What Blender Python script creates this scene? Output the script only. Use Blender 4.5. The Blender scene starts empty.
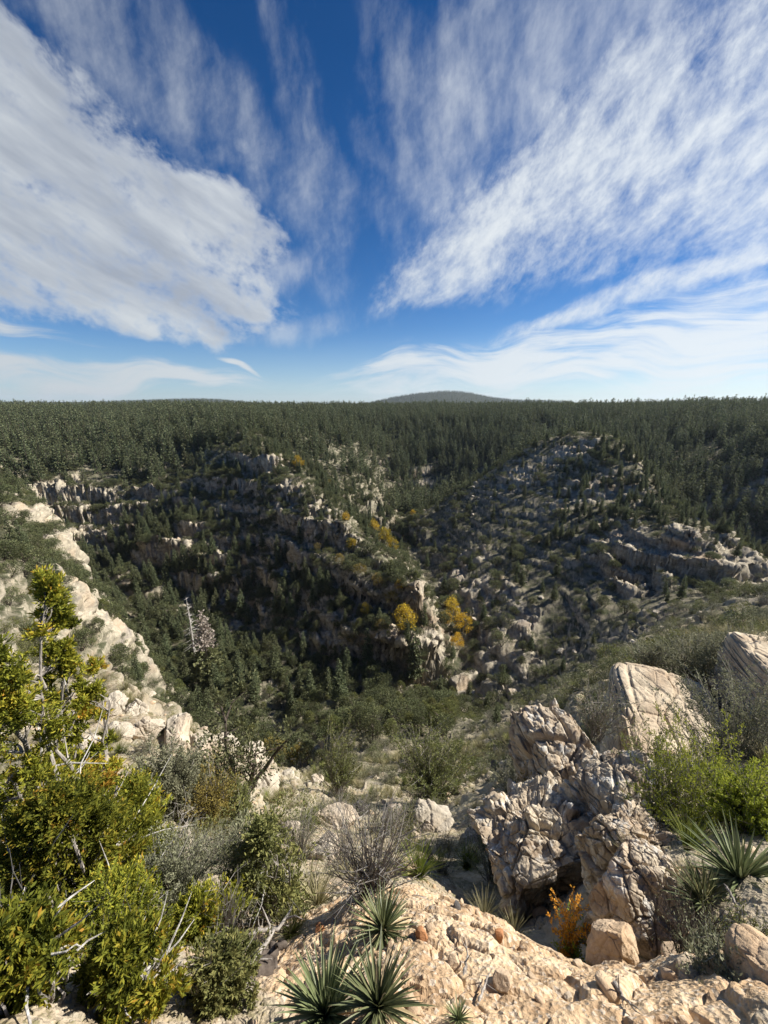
import bpy, math, random
import numpy as np
from mathutils import Vector, Matrix, Euler
import time
_T0 = time.time()
def log(*a): print('[%.1fs]' % (time.time() - _T0), *a, flush=True)

C = bpy.context.scene.collection
SC = bpy.context.scene
R = math.radians

# ------------------------------------------------------------------ camera, sky, sun, exposure
PITCH, FPX = 15.18, 398.0
cam_d = bpy.data.cameras.new('camera'); cam = bpy.data.objects.new('camera', cam_d); C.objects.link(cam)
cam_d.sensor_fit = 'VERTICAL'; cam_d.sensor_height = 36.0; cam_d.lens = 36.0 * FPX / 1024
cam_d.clip_start = 0.05; cam_d.clip_end = 60000
cam.rotation_euler = (R(90 - PITCH), 0, 0); SC.camera = cam

SUN_AZ, SUN_EL = 74.0, 37.0        # azimuth clockwise from +Y (the view direction)
sd = Vector((math.sin(R(SUN_AZ)) * math.cos(R(SUN_EL)), math.cos(R(SUN_AZ)) * math.cos(R(SUN_EL)), math.sin(R(SUN_EL))))
sl = bpy.data.lights.new('sun', 'SUN'); sun = bpy.data.objects.new('sun', sl); C.objects.link(sun)
sl.energy = 4.9; sl.angle = R(0.53); sl.color = (1.0, 0.95, 0.87)
sun.rotation_euler = (-sd).to_track_quat('-Z', 'Y').to_euler()
SC.view_settings.view_transform = 'Standard'; SC.view_settings.look = 'None'
SC.view_settings.exposure = 0.85; SC.view_settings.gamma = 1.0; SC.view_settings.use_curve_mapping = False
SC.render.film_transparent = False
SC.cycles.max_bounces = 6; SC.cycles.diffuse_bounces = 2; SC.cycles.glossy_bounces = 1
SC.cycles.transmission_bounces = 2; SC.cycles.transparent_max_bounces = 8; SC.cycles.volume_bounces = 0
SC.cycles.caustics_reflective = False; SC.cycles.caustics_refractive = False

class NT:
    """small helper to write node trees"""
    def __init__(s, tree): s.t = tree; s.n = tree.nodes; s.l = tree.links
    def set(s, sock, v):
        if isinstance(v, bpy.types.NodeSocket): s.l.new(v, sock)
        elif v is not None:
            try: sock.default_value = v
            except Exception:
                sock.default_value = (v[0], v[1], v[2], 1.0)
    def math(s, op, a, b=None, c=None, clamp=False):
        n = s.n.new('ShaderNodeMath'); n.operation = op; n.use_clamp = clamp
        s.set(n.inputs[0], a)
        if b is not None: s.set(n.inputs[1], b)
        if c is not None: s.set(n.inputs[2], c)
        return n.outputs[0]
    def vmath(s, op, a, b=None, scale=None):
        n = s.n.new('ShaderNodeVectorMath'); n.operation = op
        s.set(n.inputs[0], a)
        if b is not None: s.set(n.inputs[1], b)
        if scale is not None: s.set(n.inputs['Scale'], scale)
        return n.outputs['Value'] if op in ('DOT_PRODUCT', 'LENGTH') else n.outputs[0]
    def noise(s, vec, scale, detail=4, rough=0.5, dist=0.0, lac=2.0, color=False):
        n = s.n.new('ShaderNodeTexNoise'); s.set(n.inputs['Vector'], vec)
        s.set(n.inputs['Scale'], scale); s.set(n.inputs['Detail'], detail); s.set(n.inputs['Roughness'], rough)
        s.set(n.inputs['Distortion'], dist); s.set(n.inputs['Lacunarity'], lac)
        return n.outputs['Color'] if color else n.outputs[0]
    def voro(s, vec, scale, feature='F1', out='Distance', rnd=1.0):
        n = s.n.new('ShaderNodeTexVoronoi'); n.feature = feature; s.set(n.inputs['Vector'], vec)
        s.set(n.inputs['Scale'], scale); s.set(n.inputs['Randomness'], rnd)
        return n.outputs[out]
    def ramp(s, fac, stops, interp='LINEAR'):
        n = s.n.new('ShaderNodeValToRGB'); s.set(n.inputs[0], fac); cr = n.color_ramp; cr.interpolation = interp
        while len(cr.elements) < len(stops): cr.elements.new(0.5)
        for e, (p, c) in zip(cr.elements, stops):
            e.position = p; e.color = (c, c, c, 1) if isinstance(c, (int, float)) else (c[0], c[1], c[2], 1)
        return n.outputs[0]
    def mapr(s, v, a, b, c=0.0, d=1.0, smooth=False):
        n = s.n.new('ShaderNodeMapRange'); n.clamp = True
        if smooth: n.interpolation_type = 'SMOOTHSTEP'
        s.set(n.inputs[0], v); s.set(n.inputs[1], a); s.set(n.inputs[2], b); s.set(n.inputs[3], c); s.set(n.inputs[4], d)
        return n.outputs[0]
    def mix(s, f, a, b, mode='MIX'):
        n = s.n.new('ShaderNodeMix'); n.data_type = 'RGBA'; n.blend_type = mode
        s.set(n.inputs[0], f); s.set(n.inputs[6], a); s.set(n.inputs[7], b)
        return n.outputs[2]
    def comb(s, x, y, z):
        n = s.n.new('ShaderNodeCombineXYZ'); s.set(n.inputs[0], x); s.set(n.inputs[1], y); s.set(n.inputs[2], z)
        return n.outputs[0]
    def sep(s, v):
        n = s.n.new('ShaderNodeSeparateXYZ'); s.set(n.inputs[0], v); return n.outputs
    def mapping(s, v, loc=(0, 0, 0), rot=(0, 0, 0), scale=(1, 1, 1)):
        n = s.n.new('ShaderNodeMapping'); s.set(n.inputs[0], v)
        n.inputs[1].default_value = loc; n.inputs[2].default_value = rot; n.inputs[3].default_value = scale
        return n.outputs[0]
# ------------------------------------------------------------------ world: Nishita sky and high cirrus clouds
def build_world():
    w = bpy.data.worlds.new('World'); SC.world = w; w.use_nodes = True
    w.cycles.sampling_method = 'MANUAL'; w.cycles.sample_map_resolution = 256; w.node_tree.nodes.clear(); N = NT(w.node_tree)
    sky = N.n.new('ShaderNodeTexSky'); sky.sky_type = 'NISHITA'; sky.sun_disc = False
    sky.sun_elevation = R(SUN_EL); sky.sun_rotation = R(SUN_AZ)
    sky.altitude = 2000; sky.air_density = 1.0; sky.dust_density = 0.6; sky.ozone_density = 2.2
    g = N.n.new('ShaderNodeTexCoord').outputs['Generated']
    x, y, z = N.sep(g)
    # deeper, more saturated blue than the raw sky
    hs = N.n.new('ShaderNodeHueSaturation'); hs.inputs['Saturation'].default_value = 1.38; hs.inputs['Hue'].default_value = 0.508
    N.l.new(sky.outputs[0], hs.inputs['Color'])
    zz = N.math('MAXIMUM', z, 0.0)
    el = N.math('ARCSINE', N.math('MINIMUM', zz, 1.0))           # elevation in radians
    az = N.math('ARCTAN2', x, y)
    # the layer of cirrus as a plane far overhead
    inv = N.math('DIVIDE', 1.0, N.math('ADD', zz, 0.055))
    px = N.math('MULTIPLY', x, inv); py = N.math('MULTIPLY', y, inv)
    P = N.comb(px, py, 0.0)
    warp = N.noise(P, 0.9, 3, 0.5, color=True)
    warp = N.vmath('SUBTRACT', warp, (0.5, 0.5, 0.5))
    warp2 = N.noise(P, 3.6, 4, 0.55, color=True)
    warp2 = N.vmath('SUBTRACT', warp2, (0.5, 0.5, 0.5))
    PW = N.vmath('ADD', N.vmath('ADD', P, N.vmath('SCALE', warp, scale=0.55)), N.vmath('SCALE', warp2, scale=0.12))
    AE = N.comb(az, el, 0.0)
    aw = N.noise(N.vmath('ADD', N.vmath('MULTIPLY', AE, (1, 1.6, 1)), (3.1, 1.7, 0)), 3.2, 2, 0.5, color=True)
    AEW = N.vmath('ADD', AE, N.vmath('SCALE', N.vmath('SUBTRACT', aw, (0.5, 0.5, 0.5)), scale=0.16))
    AEF = N.vmath('ADD', AE, N.vmath('SCALE', N.vmath('SUBTRACT', aw, (0.5, 0.5, 0.5)), scale=0.05))
    def blob(u, v, ru, rv, ang, soft=0.5):
        """soft ellipse of cloud round the direction through (u, v) (degrees azimuth, degrees elevation)"""
        m = N.mapping(N.vmath('SUBTRACT', AEW, (R(u), R(v), 0)), rot=(0, 0, R(-ang)))
        m = N.vmath('MULTIPLY', m, (1 / R(ru), 1 / R(rv), 0))
        return N.mapr(N.vmath('LENGTH', m), 1.0 + soft, 1.0 - soft, 0.0, 1.0, smooth=True)
    def mx(*a):
        r = a[0]
        for b in a[1:]: r = N.math('MAXIMUM', r, b)
        return r
    A = mx(blob(-33, 21, 19, 7.5, -28), blob(-23, 20, 10.5, 4.2, -8), blob(-38, 13, 13, 4.6, -4), blob(-29, 10.5, 9, 3.0, -14), blob(-52, 20, 22, 9, -15), blob(-17.5, 14, 3.2, 3.2, -40, 0.6))
    T = mx(blob(-8, 27, 3.5, 12, 10, 0.9), blob(3, 29, 6, 8, 0, 0.9), blob(20, 33, 16, 6, 10, 0.8), blob(-26, 31, 14, 5, -25, 0.8), blob(-20.5, 29, 2.2, 1.5, -40, 0.7), blob(-16, 27.5, 1.4, 1.0, -30, 0.8), blob(-12, 15.5, 4.5, 1.2, 5, .9), blob(14, 30, 13, 9, 20, 0.8), blob(12, 25, 11, 7, 30, 0.9), blob(28, 31, 14, 7, 10, 0.8), blob(60, 30, 30, 12, 0, 0.6), blob(-75, 30, 25, 14, 0, 0.7), blob(-13, 9.5, 7, 1.4, 8, 0.8))
    B = mx(blob(12, 18, 12, 3.4, 27, 0.8), blob(22, 23, 14, 6.0, 22, 0.8), blob(37, 23, 14, 8, 14, 0.7), blob(33, 12.5, 15, 1.6, 14, 0.7), blob(55, 18, 16, 8, 10))
    L = mx(blob(22, 4.4, 24, 3.2, 3, 0.6), blob(42, 6.0, 20, 4.6, 5, 0.6), blob(-33, 2.6, 17, 1.3, 0, 0.7), blob(4, 4.4, 9, 1.1, 2, 0.8), blob(-18, 4.6, 2.6, 0.4, -20, 0.9), blob(70, 7, 30, 5, 0), blob(-45, 7.0, 9, 0.8, -6, 0.6))
    # fibres: noise stretched along the drift of the layer
    def fibres(ang, sx, sy, scale, det=5, ro=0.62, src=None, off=0.0):
        m = N.mapping(src or AEF, loc=(off, off * 0.7, 0), rot=(0, 0, R(-ang)))
        m = N.vmath('MULTIPLY', m, (sx, sy, 1))
        return N.noise(m, scale, det, ro, 0.0)
    fA = fibres(-28, 0.8, 1.35, 7.5, 6, 0.66)                      # puffed sheet at left
    fA2 = fibres(-10, 1.0, 1.2, 17.0, 5, 0.65, off=3)
    fB = fibres(27, 0.5, 1.45, 6.5, 6, 0.66, off=5)              # long streaks at right
    fB2 = fibres(50, 0.9, 1.3, 20.0, 5, 0.7, off=7)
    fT = fibres(97, 0.6, 1.4, 6.0, 5, 0.6, off=9)              # faint upright veils overhead
    fL = N.noise(N.vmath('MULTIPLY', AEW, (1.0, 7.0, 1)), 5.5, 6, 0.62, 0.3)   # flat bands low over the horizon
    ctr = lambda v, k: N.math('MULTIPLY_ADD', v, k, 0.5 - 0.5 * k)
    nA = ctr(N.math('ADD', N.math('MULTIPLY', fA, 0.52), N.math('MULTIPLY', fA2, 0.48)), 2.2)
    nB = ctr(N.math('ADD', N.math('MULTIPLY', fB, 0.5), N.math('MULTIPLY', fB2, 0.5)), 2.6)
    nT = ctr(N.math('ADD', N.math('MULTIPLY', fT, 0.72), N.math('MULTIPLY', fB2, 0.28)), 1.7)
    def cut(mask, n, lo=0.74, wid=0.42, k=0.55):
        # density: the noise shows where the mask lifts it over the threshold
        s = N.math('ADD', N.math('MULTIPLY', mask, k), n)
        return N.math('MULTIPLY', N.mapr(s, lo, lo + wid, 0.0, 1.0, smooth=True), N.mapr(mask, 0.0, 0.35, 0.0, 1.0, smooth=True))
    dA = cut(A, nA, 0.62, 0.58, 0.62)
    dA = N.math('MULTIPLY', dA, 0.93)
    dT = N.math('MULTIPLY', cut(T, nT, 0.54, 1.0, 0.42), 0.80)
    dB = N.math('MULTIPLY', cut(B, nB, 0.52, 1.1, 0.72), 0.93)
    dL = N.math('MULTIPLY', cut(L, ctr(fL, 2.0), 0.50, 0.75, 0.62), 0.88)
    inv1 = lambda d: N.math('SUBTRACT', 1.0, d)
    tr = N.math('MULTIPLY', N.math('MULTIPLY', inv1(dA), inv1(dT)), N.math('MULTIPLY', inv1(dB), inv1(dL)))
    dens = inv1(tr)
    # cloud brightness: thin parts white, thick undersides a little grey; brighter towards the sun
    tosun = N.vmath('DOT_PRODUCT', g, tuple(sd))
    bright = N.mapr(tosun, -0.3, 0.95, 5.6, 8.2)
    shade = N.mapr(N.math('ADD', fibres(-24, 0.5, 1.9, 6.2, 5, 0.62, off=13), N.math('MULTIPLY', dA, 0.22)), 0.5, 0.82, 1.0, 0.62)
    shade = N.math('ADD', N.math('MULTIPLY', shade, dA), inv1(dA))
    b = N.math('MULTIPLY', N.math('MULTIPLY', bright, 0.94), shade)
    ccol = N.vmath('SCALE', N.mix(N.mapr(shade, 0.5, 1.0), (0.78, 0.88, 1.05, 1), (0.92, 0.97, 1.0, 1)), scale=b)
    gain = N.mapr(el, 0.0, R(45), 0.9, 0.62)
    hz = N.mapr(el, 0.0, R(10), 0.5, 0.0, smooth=True)
    base = N.mix(hz, hs.outputs[0], N.vmath('SCALE', N.mix(N.mapr(tosun, -0.2, 0.8), (0.42, 0.68, 1.0, 1), (0.72, 0.86, 1.0, 1)), scale=N.mapr(tosun, -0.2, 0.8, 5.2, 8.0)))
    base = N.vmath('SCALE', base, scale=gain)
    col = N.mix(dens, base, ccol)
    bg = N.n.new('ShaderNodeBackground'); bg.inputs['Strength'].default_value = 0.072
    N.l.new(col, bg.inputs['Color'])
    out = N.n.new('ShaderNodeOutputWorld'); N.l.new(bg.outputs[0], out.inputs['Surface'])
build_world()
# ------------------------------------------------------------------ noise in numpy
def _hash(ix, iy, iz, seed):
    h = (ix.astype(np.int64) * 374761393 + iy.astype(np.int64) * 668265263 + iz.astype(np.int64) * 2147483647 + seed * 974634777) & 0xffffffff
    h = ((h ^ (h >> 13)) * 1274126177) & 0xffffffff
    h = ((h ^ (h >> 16)) * 2246822519) & 0xffffffff
    return (h ^ (h >> 15)) & 0xffffffff
def vnoise(p, seed=0):
    """value noise, p (n, 3) -> -1..1"""
    p = np.asarray(p, dtype=np.float32); f = np.floor(p); i = f.astype(np.int32); t = p - f
    t = t * t * t * (t * (t * 6 - 15) + 10)
    out = np.zeros(len(p), np.float32)
    for dx in (0, 1):
        wx = t[:, 0] if dx else 1 - t[:, 0]
        for dy in (0, 1):
            wy = t[:, 1] if dy else 1 - t[:, 1]
            for dz in (0, 1):
                wz = t[:, 2] if dz else 1 - t[:, 2]
                out += wx * wy * wz * (_hash(i[:, 0] + dx, i[:, 1] + dy, i[:, 2] + dz, seed) / 4294967295.0).astype(np.float32)
    return out * 2 - 1
def vnoise2(x, y, seed=0):
    x = np.asarray(x, dtype=np.float64); y = np.asarray(y, dtype=np.float64)
    sh = x.shape; x = x.ravel(); y = y.ravel()
    fx = np.floor(x); fy = np.floor(y); ix = fx.astype(np.int64); iy = fy.astype(np.int64); tx = x - fx; ty = y - fy
    tx = tx * tx * tx * (tx * (tx * 6 - 15) + 10); ty = ty * ty * ty * (ty * (ty * 6 - 15) + 10)
    z = np.zeros_like(ix); out = 0
    for dx in (0, 1):
        wx = tx if dx else 1 - tx
        for dy in (0, 1):
            wy = ty if dy else 1 - ty
            out = out + wx * wy * (_hash(ix + dx, iy + dy, z, seed) / 4294967295.0)
    return (out * 2 - 1).reshape(sh)
def fbm2(x, y, oct=4, seed=0, gain=0.5, ridged=False):
    a, s, tot = 1.0, 0.0, 0.0
    c, sn = math.cos(0.6), math.sin(0.6)
    for k in range(oct):
        n = vnoise2(x, y, seed + k * 17)
        if ridged: n = 1 - 2 * np.abs(n)
        s = s + a * n; tot += a; a *= gain
        x, y = (x * c - y * sn) * 2.03 + 11.3, (x * sn + y * c) * 2.03 - 7.7
    return s / tot
def fbm3(p, oct=4, seed=0, gain=0.5, ridged=False):
    a, s, tot = 1.0, 0.0, 0.0; p = np.asarray(p, np.float32)
    for k in range(oct):
        n = vnoise(p, seed + k * 17)
        if ridged: n = 1 - 2 * np.abs(n)
        s = s + a * n; tot += a; a *= gain
        p = p[:, [1, 2, 0]] * 2.03 + 5.17
    return s / tot
def worley3(p, seed=0):
    """F1, F2 and the id of the nearest cell"""
    p = np.asarray(p, np.float32); f = np.floor(p); i = f.astype(np.int32)
    f1 = np.full(len(p), 9.0, np.float32); f2 = f1.copy(); cid = np.zeros(len(p), np.float32)
    for dx in (-1, 0, 1):
        for dy in (-1, 0, 1):
            for dz in (-1, 0, 1):
                jx, jy, jz = i[:, 0] + dx, i[:, 1] + dy, i[:, 2] + dz
                h = _hash(jx, jy, jz, seed)
                ox = (h & 1023) / 1023.0; oy = ((h >> 10) & 1023) / 1023.0; oz = ((h >> 20) & 1023) / 1023.0
                d = np.sqrt((jx + ox - p[:, 0]) ** 2 + (jy + oy - p[:, 1]) ** 2 + (jz + oz - p[:, 2]) ** 2).astype(np.float32)
                c = d < f1
                f2 = np.where(c, f1, np.minimum(f2, d)); cid = np.where(c, (h % 997) / 997.0, cid).astype(np.float32); f1 = np.where(c, d, f1)
    return f1, f2, cid
def worley2(x, y, seed=0):
    sh = np.shape(x); p = np.stack([np.ravel(x), np.ravel(y), np.zeros(np.size(x))], 1)
    f = np.floor(p); i = f.astype(np.int64); n = len(p)
    f1 = np.full(n, 9.0); f2 = f1.copy(); cid = np.zeros(n)
    for dx in (-1, 0, 1):
        for dy in (-1, 0, 1):
            jx, jy = i[:, 0] + dx, i[:, 1] + dy; h = _hash(jx, jy, jx * 0, seed)
            d = np.hypot(jx + (h & 1023) / 1023.0 - p[:, 0], jy + ((h >> 10) & 1023) / 1023.0 - p[:, 1])
            c = d < f1; f2 = np.where(c, f1, np.minimum(f2, d)); cid = np.where(c, (h % 997) / 997.0, cid); f1 = np.where(c, d, f1)
    return f1.reshape(sh), f2.reshape(sh), cid.reshape(sh)
def sstep(a, b, x):
    t = np.clip((x - a) / (b - a), 0, 1); return t * t * (3 - 2 * t)
# ------------------------------------------------------------------ the canyon as one height field round the viewpoint
# Surveyed points: (u, v) is the bearing, given as a pixel of the photograph, r the ground distance in metres from the viewpoint.
_cs, _sn = math.cos(R(PITCH)), math.sin(R(PITCH))
def bearing(u, v):
    a = (u - 384) / FPX; b = (512 - v) / FPX
    X, Y, Z = a, _cs + b * _sn, -_sn + b * _cs
    return math.atan2(X, Y), -Z / math.hypot(X, Y)
PTS = []
def pt(u, v, r): az, t = bearing(u, v); PTS.append((az, math.log(r), t))
def hid(u, v, r, z):           # a point out of sight: bearing of (u, v), but height z
    az, t = bearing(u, v); PTS.append((az, math.log(r), -z / r))
def S(*rows):
    for q in rows:
        (pt if len(q) == 3 else hid)(*q)
# far plateau
for az_d in range(-60, 61, 10):
    for r, z in ((1000, -13), (1700, -15), (3000, -16), (9000, -16)):
        PTS.append((R(az_d), math.log(r), -z / r))
S((0, 420, 560), (100, 419, 560), (200, 416, 520), (300, 416, 560), (400, 416, 560), (500, 414, 600), (600, 413, 620), (700, 412, 640), (768, 412, 640),
  (0, 427, 430), (100, 427, 420), (200, 424, 380), (300, 425, 400), (400, 427, 440), (500, 424, 440), (600, 420, 480), (700, 420, 480), (768, 424, 460))
# forest slope beyond the canyon, centre
S((350, 440, 345), (400, 445, 400), (450, 440, 405), (500, 440, 400), (420, 465, 370), (460, 465, 372), (500, 452, 385), (400, 490, 345), (440, 492, 350),
  (400, 495, 325), (415, 498, 328), (395, 522, 315), (392, 512, 290), (392, 525, 250))
# left: forest slope, cliff, talus
S((0, 450, 320), (60, 452, 320), (120, 452, 315), (180, 448, 300), (0, 478, 275), (50, 485, 268), (100, 490, 258), (150, 492, 245), (200, 470, 258),
  (0, 484, 262), (50, 492, 262), (100, 500, 252), (150, 512, 238),
  (50, 520, 258), (100, 532, 247), (145, 535, 228), (90, 552, 238), (110, 562, 228), (60, 535, 248))
# spur in the middle: crest, shaded flank, nose
S((240, 430, 275), (250, 445, 228), (270, 462, 205), (292, 482, 186), (312, 502, 168), (332, 524, 152), (352, 542, 144), (380, 562, 135), (405, 577, 127), (424, 592, 120),
  (225, 470, 222), (250, 500, 196), (210, 500, 210), (165, 505, 230), (290, 540, 162), (250, 545, 174), (200, 535, 192), (150, 535, 212),
  (330, 565, 140), (300, 600, 135), (350, 600, 124), (220, 575, 166), (180, 560, 182), (140, 545, 202),
  (140, 588, 187), (180, 598, 170), (215, 610, 157), (250, 620, 146), (110, 575, 207), (160, 610, 168),
  (300, 650, 118), (350, 650, 109), (385, 640, 106), (250, 660, 121), (200, 640, 138), (150, 630, 150),
  (432, 615, 112), (436, 640, 106), (400, 610, 114), (400, 645, 103), (428, 690, 98), (400, 695, 97), (350, 700, 96), (300, 700, 98), (250, 690, 104), (200, 690, 110), (150, 665, 122), (115, 640, 138), (110, 605, 165))
# far side of the spur, down to the slot
S((300, 440, 300), (300, 465, 262), (330, 480, 240), (350, 500, 220), (330, 450, 300), (370, 480, 262), (362, 505, 222), (382, 503, 232),
  (385, 528, 224), (365, 530, 216), (385, 545, 212), (345, 515, 195), (370, 540, 176), (392, 555, 168), (405, 565, 160))
# floor of the slot between spur and dome
S((392, 535, 225), (398, 548, 205), (415, 577, 168), (430, 600, 148), (440, 625, 128), (444, 655, 110), (440, 685, 99), (430, 580, 172))
# the dome on the right
S((545, 438, 262), (580, 430, 262), (615, 434, 256), (522, 450, 252), (500, 465, 243), (475, 482, 236), (450, 498, 228), (425, 515, 221), (402, 530, 214),
  (560, 470, 226), (580, 490, 204), (520, 490, 212), (480, 510, 206), (440, 540, 194), (520, 540, 172), (560, 540, 166), (600, 520, 178), (480, 560, 164), (445, 580, 155),
  (620, 500, 202), (640, 470, 218), (630, 448, 240), (660, 500, 200), (700, 520, 184), (735, 545, 166), (757, 568, 156),
  (560, 580, 144), (600, 560, 152), (520, 600, 134), (470, 600, 138), (600, 600, 130), (560, 640, 118), (500, 650, 113), (460, 640, 120), (455, 680, 104), (500, 690, 99),
  (640, 545, 152), (690, 545, 152), (720, 552, 152), (640, 580, 146), (690, 580, 146), (745, 585, 148), (620, 610, 128), (600, 640, 112), (660, 610, 118), (720, 600, 118))
# behind the dome and the valley at the right
S((545, 438, 300, -50), (580, 430, 305, -52), (615, 434, 300, -50), (500, 465, 285, -62), (450, 498, 270, -70), (410, 525, 255, -72), (640, 470, 262, -52), (680, 500, 238, -56), (730, 540, 205, -60), (766, 565, 195, -62),
  (700, 540, 245, -68), (740, 545, 262, -68), (768, 540, 272), (768, 500, 292), (720, 490, 300), (690, 478, 320), (768, 462, 325), (730, 455, 345), (768, 442, 350), (660, 455, 352), (600, 440, 380, -34), (560, 440, 380, -36), (768, 560, 235, -66))
# lit spur at the left
S((0, 487, 170), (20, 498, 166), (42, 511, 160), (60, 522, 152), (73, 543, 140), (82, 572, 126), (92, 598, 115), (112, 622, 109), (128, 640, 105), (138, 655, 104),
  (0, 487, 200, -52), (42, 511, 190, -62), (73, 545, 168, -70), (92, 590, 150, -76), (112, 622, 130, -78),
  (0, 530, 128), (35, 545, 122), (0, 580, 88), (50, 585, 98), (0, 640, 60), (50, 640, 70), (0, 690, 44), (60, 640, 88, -40), (85, 650, 84, -54), (110, 665, 78, -60), (60, 672, 52, -34), (95, 690, 50, -46),
  (200, 665, 125, -80), (160, 680, 108, -79))
# near slope: broken rim of boulders, then the drop behind it
S((0, 700, 33), (75, 675, 30), (110, 682, 28), (140, 694, 26), (170, 712, 24.5), (200, 729, 23), (240, 748, 21.5), (270, 772, 20), (295, 782, 22),
  (75, 675, 42, -31), (140, 694, 36, -33), (200, 729, 32, -36), (270, 772, 30, -35), (140, 694, 70, -62), (200, 729, 65, -66), (270, 760, 60, -64), (75, 675, 70, -50),
  (330, 772, 30), (384, 752, 38), (420, 728, 50), (340, 730, 50), (380, 712, 68), (400, 702, 80), (440, 705, 78), (300, 745, 55, -58))
S((384, 800, 14), (330, 810, 13), (440, 800, 14.5), (480, 780, 18), (500, 760, 25), (470, 745, 36), (470, 730, 48), (500, 715, 48), (540, 720, 32), (450, 760, 27),
  (384, 850, 6), (330, 850, 6.5), (440, 850, 6.2), (250, 800, 13.5), (200, 780, 14.5), (140, 760, 15.5), (75, 740, 16.5), (0, 760, 14),
  (250, 860, 5.6), (200, 840, 7), (140, 850, 6), (75, 840, 6), (0, 860, 5), (170, 800, 11),
  (384, 875, 3.6), (440, 878, 3.7), (330, 885, 3.2), (260, 920, 2.5), (160, 940, 2.3), (60, 950, 2.1), (0, 960, 2.0))
# the knoll the viewer stands on
S((330, 915, 1.9), (370, 888, 1.9), (400, 886, 1.95), (460, 903, 1.7), (500, 935, 1.55), (535, 962, 1.42), (590, 995, 1.35), (640, 1022, 1.25),
  (384, 950, 1.3), (450, 960, 1.25), (384, 1024, .85), (500, 1010, 1.05), (300, 960, 1.45), (290, 1024, 1.05), (150, 1024, 1.3), (0, 1024, 1.4),
  (500, 920, 3.6), (550, 900, 4.2), (545, 945, 2.9), (600, 970, 2.5), (640, 1000, 2.1), (560, 860, 6.5), (520, 870, 5))
for az_d in range(-60, 61, 20): PTS.append((R(az_d), math.log(0.3), 1.72 / 0.3)); PTS.append((R(az_d), math.log(0.55), 1.85 / 0.55))
# right: outcrop shelf, bushes, lit slope beyond
S((620, 880, 3.0), (680, 950, 1.95), (720, 1010, 1.5), (768, 1000, 1.6), (768, 900, 2.7), (740, 850, 3.5), (680, 870, 3.0), (768, 780, 6), (700, 760, 7), (640, 780, 6.3), (600, 800, 6.6), (560, 780, 9.5),
  (690, 690, 11), (640, 700, 11), (768, 650, 16), (700, 655, 17), (640, 675, 17), (590, 700, 17.5), (560, 740, 17), (640, 655, 32), (700, 632, 40), (768, 615, 42),
  (768, 590, 65), (720, 604, 62), (680, 622, 57), (650, 640, 50), (620, 655, 47), (590, 670, 45), (560, 694, 42), (530, 705, 46),
  (768, 590, 95, -40), (720, 604, 90, -42), (650, 640, 78, -50), (590, 670, 70, -57), (540, 700, 72, -64), (480, 712, 75, -68), (480, 700, 90, -78))

# outside the frame: the rim simply goes on
def build_base():
    P = np.array(PTS); X = P[:, :2] * np.array([1.35, 1.0]); t = np.log(np.maximum(P[:, 2], 5e-4) + 0.05)
    # clamp duplicates
    n = len(X); D = np.sqrt(((X[:, None] - X[None]) ** 2).sum(-1))
    ker = lambda d: d          # linear (biharmonic in 3-D) kernel: no overshoot at breaks of slope
    A = np.zeros((n + 3, n + 3)); A[:n, :n] = ker(D) - np.eye(n) * 0.004
    A[:n, n] = 1; A[:n, n + 1:] = X; A[n, :n] = 1; A[n + 1:, :n] = X.T
    w = np.linalg.solve(A, np.concatenate([t, np.zeros(3)]))
    azs = np.linspace(R(-66), R(66), 265); ls = np.linspace(math.log(0.25), math.log(9500), 700)
    G = np.zeros((len(azs), len(ls)))
    for i, a in enumerate(azs):
        Q = np.stack([np.full(len(ls), a * 1.35), ls], 1)
        d = np.sqrt(((Q[:, None] - X[None]) ** 2).sum(-1))
        G[i] = d @ w[:n] + w[n] + Q @ w[n + 1:]
    # the linear kernel has peaks at its points: one light blur takes them off
    k = np.array([1, 4, 6, 4, 1]) / 16.0
    def blur(a, ax):
        pad = [(0, 0), (0, 0)]; pad[ax] = (2, 2); b = np.pad(a, pad, mode='edge')
        return sum(k[j] * np.take(b, range(j, j + a.shape[ax]), axis=ax) for j in range(5))
    G = blur(blur(G, 0), 1)
    return azs, ls, np.exp(G) - 0.05
_AZ, _LS, _G = build_base()
def bil(az, l, G=None):
    G = _G if G is None else G
    i = np.clip((az - _AZ[0]) / (_AZ[1] - _AZ[0]), 0, len(_AZ) - 1.001); j = np.clip((l - _LS[0]) / (_LS[1] - _LS[0]), 0, len(_LS) - 1.001)
    i0 = i.astype(int); j0 = j.astype(int); fi = i - i0; fj = j - j0
    return (G[i0, j0] * (1 - fi) * (1 - fj) + G[i0 + 1, j0] * fi * (1 - fj) + G[i0, j0 + 1] * (1 - fi) * fj + G[i0 + 1, j0 + 1] * fi * fj)
log('base solved', len(PTS))

AZMAX = R(62)
def base_hit(u, v):
    az, t = bearing(u, v); ls = np.linspace(math.log(40), math.log(500), 1500); g = bil(np.full(1500, az), ls)
    k = int(np.argmax(g <= t)); r = math.exp(ls[k]); return r * math.sin(az), r * math.cos(az)
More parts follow.
